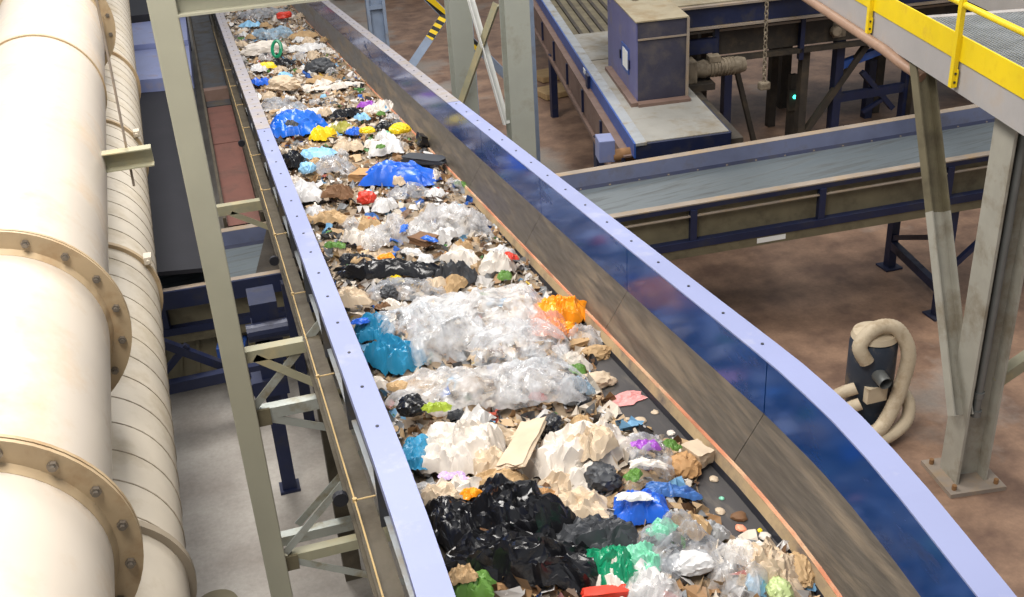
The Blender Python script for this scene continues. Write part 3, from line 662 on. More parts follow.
MB().tube([cdp + Vector((0, 0, .62)), cdp + Vector((0, 0, wz - .05))], .030, 12).build('conduit_pipe', 'conduit_grey', cl, smooth=True)
for z in (.62, .78): MB().tube([cdp + Vector((0, 0, z)), cdp + Vector((0, 0, z + .05))], .04, 12).build('coupling', 'conduit_grey', cl, smooth=True)
MB().tube([cdp - gh2 * .06 + Vector((0, 0, .9)), cdp - gh2 * .06 + Vector((0, 0, wz - .05))], .018, 10).build('conduit_pipe', 'column_paint', cl, smooth=True)
# side bracket
MB().channel(cbse + gh2 * .1 - gh1 * .1 + Vector((0, 0, 1.95)), cbse + gh2 * 1.2 - gh1 * .2 + Vector((0, 0, 2.25)), .08, .12, .01, (0, -1, 0)).build('side_arm', 'column_paint', cl)
MB().beam(cbse + gh2 * .12 + Vector((0, 0, .85)), cbse + gh2 * 1.4 + gh1 * .1 + Vector((0, 0, 1.6)), .09, .09).build('brace', 'member_paint', cl)
# raking brace
br0 = at_y(957, 415, 5.42); br1 = at_z(910, 58, wz) + wn * .06
rb = thing('raking_brace', 'long raking steel brace, brown above and pale below, leaning on the column', 'brace', tuple(br0))
mid = br0 + (br1 - br0) * .56
MB().channel(br0, mid, .075, .17, .012, (0, -1, 0)).build('lower_length', 'column_paint', rb)
MB().channel(mid, br1, .075, .17, .012, (0, -1, 0)).build('upper_length', 'dusty_panel', rb)

# ---------------------------------------------------------------- vacuum cleaner with hoses
vb = at_z(866, 428, 0)
vc = thing('industrial_vacuum', 'dusty blue drum vacuum cleaner wrapped in a thick tan hose', 'vacuum cleaner', tuple(vb))
def V(x, y, z): return vb + AR.to_2d().to_3d().normalized() * x + Vector((-AR.y, AR.x, 0)).normalized() * y + Vector((0, 0, z))
MB().tube([V(0, .05, .12), V(0, .05, .30), V(0, .05, .32), V(0, .05, .80), V(0, .05, .84), V(0, .05, .86)], [.17, .175, .19, .19, .18, .10], 28).build('drum', 'vacuum_blue', vc, smooth=True)
MB().tube([V(0, .05, .855), V(0, .05, .90), V(0, .05, .92)], [.185, .17, .08], 28).build('lid', 'hose', vc, smooth=True)
MB().tube([V(0, -.10, .60), V(.03, -.24, .58)], [.06, .052], 16, False).build('inlet', 'conduit_grey', vc, smooth=True)
MB().box(V(0, -.12, .42), (.18, .06, .14)).build('label_plate', 'hose', vc)
for x in (-.12, .12):
    MB().tube([V(x - .03, .05, .06), V(x + .03, .05, .06)], .06, 14).build('wheel', 'dark_rubber', vc, smooth=True)
MB().box(V(0, .05, .10), (.3, .3, .05)).build('base_frame', 'vacuum_blue', vc)
def smooth_path(pts, n=10):
    out = []
    P = [pts[0]] + pts + [pts[-1]]
    for i in range(1, len(P) - 2):
        for k in range(n):
            t = k / n; a, b_, c, d = P[i - 1], P[i], P[i + 1], P[i + 2]
            out.append(0.5 * ((2 * b_) + (c - a) * t + (2 * a - 5 * b_ + 4 * c - d) * t * t + (3 * b_ - a - 3 * c + d) * t ** 3))
    return out + [pts[-1]]
def hose(pts, r, name, parent):
    p = smooth_path([V(*q) for q in pts], 16); rr = [r * (1 + .05 * (i % 2)) for i in range(len(p))]
    return MB().tube(p, rr, 14).build(name, 'hose', parent, smooth=True)
hose([(-.10, -.13, .72), (-.16, -.10, .86), (-.02, -.04, .98), (.14, -.04, .96), (.24, -.08, .76), (.20, -.12, .48), (.10, -.20, .26), (-.02, -.26, .14), (-.2, -.2, .12)], .058, 'hose', vc)
hose([(.20, 0, .42), (.29, -.08, .30), (.26, -.16, .16), (.1, -.26, .09), (-.05, -.3, .07)], .05, 'hose', vc)
hose([(-.14, -.06, .44), (-.30, -.05, .36), (-.36, -.06, .20), (-.30, -.12, .08)], .05, 'hose', vc)
hose([(-.12, -.14, .34), (-.24, -.14, .28), (-.30, -.16, .16), (-.24, -.2, .07)], .05, 'hose', vc)

# ---------------------------------------------------------------- posts in the middle background
pg = thing('grey_post_frame', 'pair of pale grey steel posts with crossed braces behind the blue trough wall', 'frame', tuple(at_y(490, 60, 12.0) * Vector((1, 1, 0)) if False else (at_y(490, 60, 12.0).x, 12.0, 0)))
for (x, y, wdt) in ((460.5, 12.6, .27), (516, 11.8, .29)):
    P = at_y(x, 40, y)
    MB().hbeam((P.x, P.y, .02), (P.x, P.y, 5.0), wdt, .24, .02, (0, 1, 0)).build('post', 'post_pale', pg)
    MB().box((P.x, P.y, .015), (.45, .45, .03)).build('base_plate', 'post_paint', pg)
MB().angle(at_y(464, -10, 12.3), at_y(503, 125, 11.9), .09, .09, .012).build('brace', 'white_label', pg)
MB().angle(at_y(500, 5, 12.0), at_y(455, 130, 12.4), .09, .09, .012).build('brace', 'member_paint', pg)
pb_ = at_y(527, 50, 12.6)
tag(MB().channel((pb_.x, pb_.y, 0), (pb_.x, pb_.y, 5.0), .08, .2, .012, (1, 0, 0)).build('blue_post', 'pale_blue'), 'slim blue-grey post standing behind the pale grey post', 'post')
hz = thing('striped_brace_frame', 'blue-grey cross brace frame with yellow and black hazard tape', 'frame', (at_y(450, 20, 15).x, 15, 0))
for (a, b_, t0, t1) in (((405, 75), (470, -22), .38, .62), ((418, -12), (515, 85), .05, .30)):
    A_, B_ = at_y(*a, 15.0), at_y(*b_, 15.0)
    MB().extrude([(-.06, -.012), (.06, -.012), (.06, .012), (-.06, .012)], A_, B_, AR).build('brace', 'pale_blue', hz)
    d_ = B_ - A_; off = -AF * .02
    MB().extrude([(-.055, -.003), (.055, -.003), (.055, .003), (-.055, .003)], A_ + d_ * t0 + off, A_ + d_ * t1 + off, AR).build('tape', 'hazard_tape', hz)
A_, B_ = at_y(418, -12, 15.0), at_y(515, 85, 15.0); d_ = B_ - A_
MB().extrude([(-.055, -.003), (.055, -.003), (.055, .003), (-.055, .003)], A_ + d_ * .50 - AF * .02, A_ + d_ * .62 - AF * .02, AR).build('tape', 'hazard_tape', hz)
P = at_y(470, 40, 15.1); MB().beam((P.x, 15.1, 0), (P.x, 15.1, 5), .1, .1, (1, 0, 0)).build('post', 'pale_blue', hz)
P = at_y(377, 20, 17.5)
lp = thing('ladder_post', 'blue-grey latticed post rising behind the conveyor wall', 'post', (P.x, P.y, 0))
for s in (-.13, .13): MB().beam((P.x + s, P.y, 0), (P.x + s, P.y, 4.5), .05, .1, (1, 0, 0)).build('upright', 'pale_blue', lp)
for k in range(7): MB().box((P.x, P.y, .4 + k * .6), (.24, .06, .06)).build('rung', 'pale_blue', lp)
MB().box((P.x, P.y + .05, 2.2), (.22, .02, 4.4)).build('back_plate', 'pale_blue', lp)
for i, (x, y_, s) in enumerate(((342, 2, 1.0), (362, 0, 1.1), (392, -2, 1.25), (418, -1, 1.0), (444, -3, 1.2), (490, -6, 1.2), (575, -14, 1.2))):
    q = at_z(x, y_, 0); bmh = bmesh.new(); bmesh.ops.create_icosphere(bmh, subdivisions=3, radius=1)
    for v in bmh.verts:
        n_ = noise.noise(v.co * 1.6 + Vector((i * 7, 0, 0))) * .28 + noise.noise(v.co * 4 + Vector((0, i * 3, 0))) * .1
        c0 = Vector([math.copysign(abs(c) ** .6, c) for c in v.co]); v.co = c0 * (1 + n_); v.co.x *= .20 * s; v.co.y *= .4; v.co.z = (v.co.z + .9) * .75 * s
        if v.co.z < .0: v.co.z = 0
    me = bpy.data.meshes.new('waste_bale'); bmh.to_mesh(me); bmh.free(); me.materials.append(MATS['bale'])
    o = bpy.data.objects.new('waste_bale', me); COL.objects.link(o); o.location = q + Vector((0, .5, 0))
    tag(o, 'lumpy grey-brown waste bale standing on the floor at the back', 'bale', 'bales at the back of the hall')
# pallet-like boards by the blue post
for i, (x, y_) in enumerate(((548, 78), (552, 95))):
    q = at_z(x, y_, 0); tag(MB().box(q + Vector((.1, 0, .06)), (.7, .5, .10), .2).build('floor_board', 'wood', bevel=.01), ('flat tan board lying on the floor by the blue-grey post', 'second tan board lying nearer the conveyor by the blue-grey post')[i], 'board')

# ---------------------------------------------------------------- the waste on the belt
def plastic(n, col, rough=0.32, var=0.12): pm(n, srgb(*col), rough, var=var, scale=9, bump=0.06, bscale=45, world=False)
for n, c, r in (('t_white', (208, 206, 204), .38), ('t_cream', (194, 174, 148), .6), ('t_paper', (210, 201, 190), .7), ('t_black', (24, 24, 27), .22), ('t_charcoal', (58, 60, 64), .5),
                ('t_blue', (26, 96, 196), .3), ('t_royal', (34, 94, 200), .3), ('t_sky', (140, 190, 222), .35), ('t_teal', (34, 122, 160), .32), ('t_green', (20, 132, 92), .3),
                ('t_leaf', (88, 128, 52), .5), ('t_pale', (172, 186, 126), .4), ('t_lime', (150, 168, 50), .4), ('t_yellow', (234, 200, 24), .35), ('t_orange', (246, 150, 18), .35), ('t_red', (206, 56, 36), .4),
                ('t_salmon', (240, 150, 118), .35), ('t_pink', (222, 150, 146), .5), ('t_purple', (150, 72, 176), .4), ('t_card', (176, 134, 88), .75), ('t_brown', (110, 78, 50), .75),
                ('t_tan', (172, 142, 102), .7), ('t_steelblue', (64, 106, 168), .35), ('t_olive', (150, 146, 60), .45), ('t_lilac', (196, 170, 214), .45), ('t_grey', (150, 150, 150), .4), ('t_mint', (120, 190, 160), .35)):
    plastic(n, c, r)
film('f_clear', (.72, .74, .77), .38, .08); film('f_grey', (.52, .54, .58), .45, .10); film('f_white', (.78, .77, .77), .50, .11); film('f_pink', (.85, .42, .32), .6, .15); film('f_blue', (.40, .58, .74), .55, .15)

EDGE = [at_belt(*p) for p in ((300, 0), (322, 22), (345, 45), (368, 72), (398, 102), (446, 150), (478, 190), (500, 225), (522, 255), (550, 295), (588, 340), (600, 385), (612, 420), (690, 450), (700, 500), (725, 535), (805, 560), (815, 597), (820, 640))]
EDGE = sorted([(p.y, p.x) for p in EDGE])
def right_edge(Y):
    if Y <= EDGE[0][0]: return EDGE[0][1]
    for (a, xa), (b_, xb) in zip(EDGE, EDGE[1:]):
        if Y <= b_: return xa + (xb - xa) * (Y - a) / (b_ - a)
    return EDGE[-1][1]
def heap(X, Y):
    e = right_edge(Y) - X
    if e <= 0: return 0.0
    k = min(1.0, e / .28); k = k * k * (3 - 2 * k)
    lf = max(0.0, min(1.0, (-.1 - X) / .6))
    n = noise.noise(Vector((X * 2.6, Y * 2.1, 3.1))) * .5 + .5
    return k * (.035 + .075 * n + .075 * lf)

def fold(x, y, f, seed):
    """long sharp creases running one way, as in pulled film"""
    a = seed * 2.399; u, v = x * cos(a) + y * sin(a), -x * sin(a) + y * cos(a)
    u += .35 * noise.noise(Vector((u * .8, v * .8, seed)))
    n_ = noise.noise(Vector((u * f * 1.7, v * f * .55, seed * 1.3)))
    return 1 - min(1.0, abs(n_) * 2.6)
def ridge(p, f, seed):
    q = Vector((p[0] * f + seed * 3.17, p[1] * f - seed * 1.71, (p[2] if len(p) > 2 else 0) * f + seed * .37))
    return 1 - abs(noise.noise(q)) * 2.2
def fin(name, vs, fs, mat, origin, smooth, angle=38):
    me = bpy.data.meshes.new(name); me.from_pydata([tuple(Vector(v) - origin) for v in vs], [], fs)
    me.materials.append(MATS[mat])
    if smooth:
        for p in me.polygons: p.use_smooth = True
        me.set_sharp_from_angle(angle=radians(angle))
    o = bpy.data.objects.new(name, me); COL.objects.link(o); o.location = origin
    return o
HD = math.atan2(AR.y, AR.x)
def crumpled_sheet(name, c, sx, sy, rot, mat, seed, amp=.04, lift=.02, n=18, freq=1.0, dome=.03, curl=.0, drape=.8, rect=.55):
    """irregular crushed sheet lying on the heap; c = centre on the belt"""
    R = Matrix.Rotation(HD + radians(rot), 2); vs = []; fs = []
    s = (sx + sy) / 2; sag = min(.85, .15 * min(sx, sy) / max(lift, .01))
    for j in range(n + 1):
        for i in range(n + 1):
            u, v = i / n * 2 - 1, j / n * 2 - 1
            rr = max(abs(u), abs(v)); a = math.atan2(v, u)
            if rr > 1e-6:
                d = math.hypot(u, v); k = rr / d * (1 - rect) + rect
                k *= 1 + (.22 * noise.noise(Vector((cos(a) * 1.3 + seed, sin(a) * 1.3, seed * .7))) + .14 * noise.noise(Vector((cos(a) * 4 + seed, sin(a) * 4, 5)))) * rr
            else: k = 1
            x, y = u * k * sx / 2, v * k * sy / 2
            w_ = (x / s * 2 * freq, y / s * 2 * freq)
            x += .10 * s * noise.noise(Vector((w_[0] * 1.7, w_[1] * 1.7, seed))); y += .10 * s * noise.noise(Vector((w_[0] * 1.7, w_[1] * 1.7, seed + 9)))
            z = amp * (.9 * fold(w_[0], w_[1], .9, seed) + .7 * fold(w_[0], w_[1], 1.3, seed + 1.7) + .45 * fold(w_[0], w_[1], 2.6, seed + 3.1) + .34 * ridge(w_, 4.1, seed + 8) + .2 * fold(w_[0], w_[1], 5.5, seed + 6.3) - .5) * (.55 + .45 * (1 - rr ** 3)) + dome * (1 - rr * rr) - curl * rr ** 4
            q = R @ Vector((x, y)); X, Y = c.x + q.x, c.y + q.y
            X = max(-.775, min(.70, X))
            h = heap(c.x, c.y) * (1 - drape) + heap(X, Y) * drape
            vs.append(Vector((X, Y, belt_z(Y) + max(.006, h + lift * (1 - sag * rr ** 6) + z - .25 * sag * amp * rr ** 4))))
    for j in range(n):
        for i in range(n):
            a = j * (n + 1) + i
            fs += [(a, a + 1, a + n + 2), (a, a + n + 2, a + n + 1)] if (i + j) % 2 else [(a, a + 1, a + n + 1), (a + 1, a + n + 2, a + n + 1)]
    o = Vector((c.x, c.y, belt_z(c.y) + heap(c.x, c.y)))
    return fin(name, vs, fs, mat, o, True, 24)
def crumpled_bag(name, c, sx, sy, rot, mat, seed, sz=None, lift=.0, sub=4, rough=.22, tail=None):
    """closed crushed bag"""
    bm = bmesh.new(); bmesh.ops.create_icosphere(bm, subdivisions=sub, radius=1)
    R = Matrix.Rotation(HD + radians(rot), 3, 'Z'); sz = sz or .45 * min(sx, sy)
    vs = []
    for v in bm.verts:
        p = v.co.normalized()
        k = 1 + rough * (.62 * (fold(p.x + p.z * .6, p.y + p.z * .5, 1.2, seed) - .45) + .5 * (fold(p.x - p.z * .5, p.y + p.z * .7, 1.9, seed + 2.2) - .45) + .30 * (fold(p.x + p.z, p.y - p.z, 3.4, seed + 4) - .4) + .18 * (ridge(p, 5, seed + 6) - .6)) + .18 * noise.noise(p * .9 + Vector((seed, 0, 0)))
        q = Vector((p.x * k * sx / 2, p.y * k * sy / 2, p.z * k * sz))
        if tail and p.x * tail > .72: q.x *= 1 + (abs(p.x) - .72) * 1.6; q.y *= .55; q.z *= .6
        q = R @ q; q.z = max(q.z, -.25 * sz)
        X, Y = max(-.775, min(.74, c.x + q.x)), c.y + q.y
        vs.append(Vector((X, Y, belt_z(Y) + heap(c.x, c.y) + lift + q.z + .25 * sz)))
    fs = [tuple(v.index for v in f.verts) for f in bm.faces]; bm.free()
    o = Vector((c.x, c.y, belt_z(c.y) + heap(c.x, c.y)))
    return fin(name, vs, fs, mat, o, True, 24)
def crushed_carton(name, c, sx, sy, rot, mat, seed, sz=.05, lift=.02, tilt=0):
    """dented open-ended box"""
    bm = bmesh.new(); bmesh.ops.create_cube(bm, size=1); bmesh.ops.subdivide_edges(bm, edges=bm.edges, cuts=5, use_grid_fill=True)
    R = Matrix.Rotation(HD + radians(rot), 3, 'Z') @ Matrix.Rotation(radians(tilt), 3, 'Y'); vs = []
    for v in bm.verts:
        p = v.co; d = noise.noise_vector(p * 2.2 + Vector((seed, seed, 0))) * .11 + noise.noise_vector(p * 5 + Vector((0, seed, 0))) * .04
        q = R @ Vector(((p.x + d.x) * sx, (p.y + d.y) * sy, (p.z + .5 + d.z) * sz))
        X, Y = max(-.775, min(.66, c.x + q.x)), c.y + q.y
        vs.append(Vector((X, Y, belt_z(Y) + heap(c.x, c.y) + lift + q.z)))
    fs = [tuple(v.index for v in f.verts) for f in bm.faces]; bm.free()
    return fin(name, vs, fs, mat, Vector((c.x, c.y, belt_z(c.y) + heap(c.x, c.y))), True, 25)

def put(kind, px, py, w_, h_, rot, mat, name, label, cat, seed=None, on=None, **kw):
    c = at_belt(px, py, .10); c2 = at_belt(px, py, heap(c.x, c.y) + kw.get('lift', .02)); D = depth(c2) / F
    if 'rough' in kw: kw['rough'] *= .52
    seed = seed if seed is not None else (px * 13 + py * 7) % 97 + .31
    sx, sy = w_ * D * 1.08, h_ * D * 1.42
    fn = {'sheet': crumpled_sheet, 'bag': crumpled_bag, 'carton': crushed_carton}[kind]
    if kind == 'sheet': kw.setdefault('amp', .17 * min(sx, sy)); kw.setdefault('dome', .10 * min(sx, sy))
    if kind == 'carton': kw.setdefault('sz', .4 * min(sx, sy))
    o = fn(name, c2, sx, sy, rot, mat, seed, **kw)
    if on is not None:                          # print or flap belonging to another piece
        o.parent = on; o.matrix_parent_inverse = Matrix.Translation(-on.location); o['label'] = label; return o
    return tag(o, label, cat, 'pieces of waste on the belt')

S, B, K = 'sheet', 'bag', 'carton'
# --- far stretch
put(S, 264, 15, 50, 16, 0, 'f_grey', 'plastic_film', 'grey see-through film heaped under the overhead beam', 'film', lift=.07)
put(B, 284, 17, 15, 8, 25, 't_red', 'drink_bottle', 'small red crushed bottle near the overhead beam', 'bottle', lift=.08)
put(S, 250, 25, 20, 9, -15, 't_sky', 'plastic_scrap', 'pale blue plastic scrap beside the grey film under the beam', 'plastic', lift=.06)
put(S, 271, 36, 44, 18, 10, 'f_blue', 'plastic_film', 'bluish white film lying above the bag with the green loop', 'film', lift=.07)
put(B, 265, 54, 42, 15, 12, 't_paper', 'carrier_bag', 'cream white bag below the bright green loop', 'bag', lift=.05)
put(S, 303, 49, 34, 12, 14, 't_white', 'paper_sheet', 'crumpled white paper right of the bright green loop', 'paper', lift=.06)
put(S, 304, 35, 26, 9, 20, 't_tan', 'paper_scrap', 'tan paper scrap between the red bottle and the white paper', 'paper', lift=.05)
put(B, 321, 70, 30, 15, 0, 't_charcoal', 'refuse_bag', 'small dark bag beside the bare belt, near the overhead beam', 'bag', lift=.03)
put(S, 283, 63, 22, 10, -10, 't_black', 'plastic_scrap', 'black plastic scrap under the cream white bag', 'plastic', lift=.07)
put(S, 266, 67, 22, 8, 5, 't_yellow', 'plastic_scrap', 'mustard yellow scrap beside the black scrap', 'plastic', lift=.07)
put(S, 262, 80, 20, 12, 30, 't_royal', 'plastic_scrap', 'deep blue scrap tucked against the left wall far along', 'plastic', lift=.06)
put(S, 285, 76, 14, 8, 0, 't_sky', 'plastic_scrap', 'light blue scrap beside the round beige bag', 'plastic', lift=.09)
put(B, 284, 89, 32, 16, 0, 't_cream', 'paper_bag', 'round beige paper bag with a dark hole behind the big blue bag', 'bag', lift=.04)
put(S, 338, 86, 52, 6, 14, 't_paper', 'paper_strip', 'long white paper strip pointing at the bare belt', 'paper', lift=.04)
put(S, 320, 80, 30, 12, 8, 't_tan', 'card_scrap', 'tan card scrap behind the long white strip', 'card', lift=.03)
put(S, 283, 106, 42, 18, 0, 'f_grey', 'plastic_film', 'grey clear film behind the big blue bag', 'film', lift=.07)
put(S, 322, 112, 34, 12, -12, 't_white', 'plastic_sheet', 'white plastic sheet behind the yellow bag', 'plastic', lift=.06)
put(S, 346, 114, 30, 13, -5, 't_black', 'refuse_sack', 'black plastic wad between two pale sheets behind the yellow pieces', 'plastic', lift=.06)
put(S, 387, 106, 22, 19, 30, 't_paper', 'tissue_wad', 'spiky dirty white tissue against the seal strip', 'tissue', lift=.05)
put(S, 367, 103, 18, 8, -15, 't_purple', 'plastic_scrap', 'dull purple scrap beside the spiky tissue', 'plastic', lift=.05)
put(S, 362, 116, 13, 10, 30, 't_sky', 'plastic_scrap', 'sky blue scrap between black wad and white tissue', 'plastic', lift=.07)
put(S, 386, 125, 20, 9, 0, 't_black', 'plastic_scrap', 'black shredded scrap above the small yellow wad', 'plastic', lift=.06)
# --- blue bag stretch
put(S, 298, 129, 58, 42, 10, 't_blue', 'carrier_bag', 'big bright blue bag with a dark hollow against the left wall', 'bag', lift=.03, n=28, dome=0.13, amp=0.055, freq=1.2)
put(S, 292, 125, 12, 11, 20, 't_charcoal', 'plastic_scrap', 'dark grey patch for the shade in the hollow of the big blue bag', 'plastic', lift=.19)  # charcoal sheet puts the shade of the bag's hole into colour, no scrap
put(S, 322, 136, 20, 18, -20, 't_yellow', 'carrier_bag', 'yellow bag beside the big blue bag', 'bag', lift=.04, n=20, dome=0.06, amp=0.03, freq=1.2)
put(S, 341, 128, 27, 15, 0, 't_olive', 'plastic_film', 'olive green film with dark spots beside the yellow bag', 'film', lift=.06)
put(B, 368, 132, 14, 7, 0, 't_yellow', 'plastic_wad', 'small flat yellow wad beside the teal green scrap', 'plastic', lift=.06)
put(B, 400, 133, 20, 11, 0, 't_yellow', 'plastic_wad', 'lumpy yellow wad near the seal strip', 'plastic', lift=.06)
put(S, 383, 135, 16, 9, 0, 't_mint', 'plastic_scrap', 'mint green scrap between two yellow wads', 'plastic', lift=.06)
put(S, 355, 132, 14, 11, 40, 't_royal', 'plastic_scrap', 'deep blue scrap right of the olive green film', 'plastic', lift=.06)
put(S, 295, 163, 22, 24, 30, 't_black', 'refuse_sack', 'black shiny sack against the left wall below the big blue bag', 'bag', lift=.05, n=28, dome=0.06, amp=0.04, freq=1.2)
put(S, 316, 154, 34, 15, 12, 't_sky', 'plastic_film', 'pale blue film right of the black shiny sack', 'film', lift=.08)
put(S, 333, 168, 40, 24, 0, 'f_grey', 'plastic_film', 'round grey clear film with beige food inside', 'film', lift=.09)
put(B, 331, 170, 20, 12, 0, 't_cream', 'paper_wad', 'beige paper wad inside the round grey film', 'paper', lift=.06)
put(B, 308, 172, 16, 14, 0, 't_sky', 'plastic_wad', 'whitish blue wad left of the round grey film', 'plastic', lift=.08)
put(S, 347, 149, 30, 16, -20, 't_cream', 'paper_wad', 'beige crumpled paper right of the pale blue film', 'paper', lift=.07)
put(S, 386, 149, 36, 18, 0, 't_white', 'carrier_bag', 'white bag with green print left of the dark grey strip', 'bag', lift=.06)
put(S, 381, 147, 9, 6, 0, 't_leaf', 'plastic_scrap', 'small green scrap on the white bag', 'plastic', lift=.13)
put(K, 426, 161, 44, 13, -32, 't_charcoal', 'foam_strip', 'dark grey foam strip lying along the belt edge', 'foam', lift=.06, sz=.05)
put(K, 427, 146, 20, 14, 20, 't_black', 'plastic_tray', 'black angular tray standing against the seal strip', 'tray', lift=.03, sz=.10, tilt=20)
put(S, 399, 176, 74, 26, -13, 't_royal', 'carrier_bag', 'long bright blue bag with a pinched tail in mid belt', 'bag', lift=.06, n=28, dome=0.11, amp=0.03, freq=1.2)
put(K, 366, 179, 24, 15, -25, 't_card', 'cardboard_box', 'brown crushed cardboard left of the long blue bag', 'box', lift=.04, sz=.07)
put(S, 305, 195, 34, 32, 10, 't_white', 'plastic_sheet', 'white plastic sheet against the left wall below the black sack', 'plastic', lift=.06)
put(S, 338, 193, 30, 17, -15, 't_brown', 'paper_bag', 'dark brown torn paper left of the orange bag', 'paper', lift=.07)
put(B, 367, 201, 18, 15, 0, 't_red', 'net_bag', 'small orange red bag below the cardboard', 'bag', lift=.07)
bp_ = put(S, 371, 217, 14, 11, 30, 't_steelblue', 'packet', 'small blue and red packet below the orange red bag', 'packet', lift=.07)
put(S, 371, 221, 9, 6, 0, 't_red', 'packet_scrap', 'dark red scrap against the small blue packet', 'packet', lift=.09, on=bp_)
put(S, 408, 192, 44, 18, 10, 'f_grey', 'plastic_film', 'grey film in folds under the long blue bag', 'film', lift=.07)
put(S, 384, 205, 24, 18, 0, 't_white', 'paper_wad', 'white paper right of the orange red bag', 'paper', lift=.06)
put(S, 471, 187, 30, 12, -30, 't_tan', 'food_scraps', 'tan food scraps by the seal strip right of the blue tail', 'food waste', lift=.02)
put(S, 462, 184, 14, 7, -30, 't_leaf', 'leaf', 'green leaf among the tan scraps at the blue tail', 'leaf', lift=.05)
# --- white film stretch
put(S, 447, 221, 76, 46, -8, 'f_white', 'plastic_film', 'large white crinkled film with its torn corner on the bare belt', 'film', lift=.05, n=26)
put(S, 392, 232, 48, 36, 20, 'f_white', 'plastic_film', 'white crinkled film beside the narrow blue strip', 'film', lift=.06, n=22)
put(S, 326, 219, 40, 16, 5, 't_tan', 'food_scraps', 'beige scraps beside the left wall below the white sheet', 'food waste', lift=.06)
put(S, 334, 245, 20, 9, 0, 't_leaf', 'plastic_scrap', 'bright green triangular scrap near the left wall', 'plastic', lift=.09)
put(S, 358, 238, 32, 20, -10, 't_paper', 'paper_wad', 'cream white paper right of the green triangle', 'paper', lift=.06)
put(S, 404, 228, 6, 18, 0, 't_blue', 'plastic_strip', 'narrow upright blue strip in the white film', 'plastic', lift=.12)
bc = put(K, 424, 243, 24, 13, -40, 't_brown', 'carton', 'brown carton with a blue lid beside the narrow blue strip', 'carton', lift=.07, sz=.05)
put(S, 429, 239, 22, 6, -42, 't_blue', 'carton_lid', 'blue flap lying on the brown carton', 'lid', lift=.13, amp=.006, on=bc)
put(S, 358, 258, 34, 16, 15, 't_black', 'plastic_strap', 'black strap looped over beige paper', 'strap', lift=.09)
put(S, 361, 259, 22, 10, 0, 't_tan', 'paper_wad', 'beige paper inside the black loop', 'paper', lift=.11)
put(S, 386, 255, 16, 8, 30, 't_orange', 'plastic_scrap', 'orange scrap right of the black loop', 'plastic', lift=.10)
put(S, 392, 272, 96, 20, 5, 't_black', 'refuse_sack', 'long narrow black sack lying across the heap', 'bag', lift=.06, n=28, dome=0.05, amp=0.04, freq=1.2)
put(S, 455, 276, 42, 22, -15, 't_charcoal', 'refuse_sack', 'charcoal crinkled sack at the end of the long black sack', 'bag', lift=.05, n=28, dome=0.06, amp=0.045, freq=1.2)
put(S, 497, 262, 36, 26, 0, 't_paper', 'paper_wad', 'white paper heap beside the red-edged card', 'paper', lift=.05)
wc = put(S, 504, 251, 22, 12, -5, 't_white', 'printed_card', 'white card with a red edge near the bare belt', 'card', lift=.08)
put(S, 512, 257, 18, 7, -60, 't_red', 'card_edge', 'red bent strip on the edge of the white card', 'card', lift=.10, on=wc)
put(S, 504, 276, 14, 16, 0, 't_leaf', 'salad_leaf', 'dark green leafy scraps below the red-edged card', 'leaf', lift=.08)
put(S, 485, 293, 10, 6, 0, 't_leaf', 'salad_leaf', 'tiny green leaf above the clear film mound', 'leaf', lift=.10)
put(S, 404, 287, 70, 28, 0, 'f_grey', 'plastic_film', 'grey film below the long black sack', 'film', lift=.07, n=22)
put(B, 389, 294, 17, 15, 0, 't_charcoal', 'plastic_wad', 'dark wad wrapped in the grey film', 'plastic', lift=.06)
put(S, 350, 297, 36, 22, 10, 't_cream', 'food_scraps', 'beige pulp against the left wall above the teal bag', 'food waste', lift=.08)
put(S, 383, 309, 14, 8, 20, 't_brown', 'food_scrap', 'rust brown scrap above the teal bag', 'food waste', lift=.12)
put(S, 374, 332, 38, 24, 10, 't_teal', 'carrier_bag', 'teal bag against the left wall, upper of two', 'bag', lift=.05, n=28, dome=0.07, amp=0.04, freq=1.2)
put(S, 393, 357, 52, 32, -25, 't_teal', 'carrier_bag', 'teal bag tucked under the clear film mound, lower of two', 'bag', lift=.05, n=28, dome=0.09, amp=0.045, freq=1.2)
put(S, 361, 320, 18, 7, 10, 't_royal', 'plastic_strip', 'royal blue strip on top of the teal bag', 'plastic', lift=.15)
put(S, 484, 322, 160, 84, 8, 'f_white', 'plastic_film', 'large milky film mound in the middle of the belt', 'film', lift=.06, n=44, dome=.12, amp=.055)
put(S, 432, 326, 110, 76, 25, 'f_clear', 'plastic_film', 'clear shiny film spread between teal bag and milky mound', 'film', lift=.12, n=40, amp=.055, dome=.06)
put(S, 520, 338, 90, 60, -10, 'f_clear', 'plastic_film', 'clear film over scattered crumbs beside the salmon film', 'film', lift=.19, n=28, amp=.03, dome=.04)
put(S, 486, 386, 180, 56, 10, 'f_white', 'plastic_film', 'long milky film band above the cream sheets', 'film', lift=.09, n=42, amp=.055, dome=.05)
put(S, 542, 376, 84, 52, 0, 'f_clear', 'plastic_film', 'clear film fold with a bluish sheen at the band end', 'film', lift=.14, n=26, amp=.035, dome=.05)
put(S, 561, 313, 42, 46, -30, 't_orange', 'carrier_bag', 'bright orange bag against the seal strip', 'bag', lift=.08, n=28, dome=0.06, amp=0.035, freq=1.2)
put(B, 566, 332, 20, 16, 20, 't_orange', 'plastic_wad', 'orange wad under the bright orange bag', 'plastic', lift=.03, rough=.5)
put(S, 548, 325, 34, 34, 0, 'f_pink', 'plastic_film', 'salmon pink film beside the orange bag', 'film', lift=.12)
put(K, 578, 343, 28, 12, 28, 't_tan', 'cardboard_piece', 'tan cardboard piece under the orange bag', 'card', lift=.02, sz=.03)
put(B, 597, 356, 28, 15, 0, 't_tan', 'bread_piece', 'tan bread-like lump alone on the bare belt', 'food waste', lift=.0)
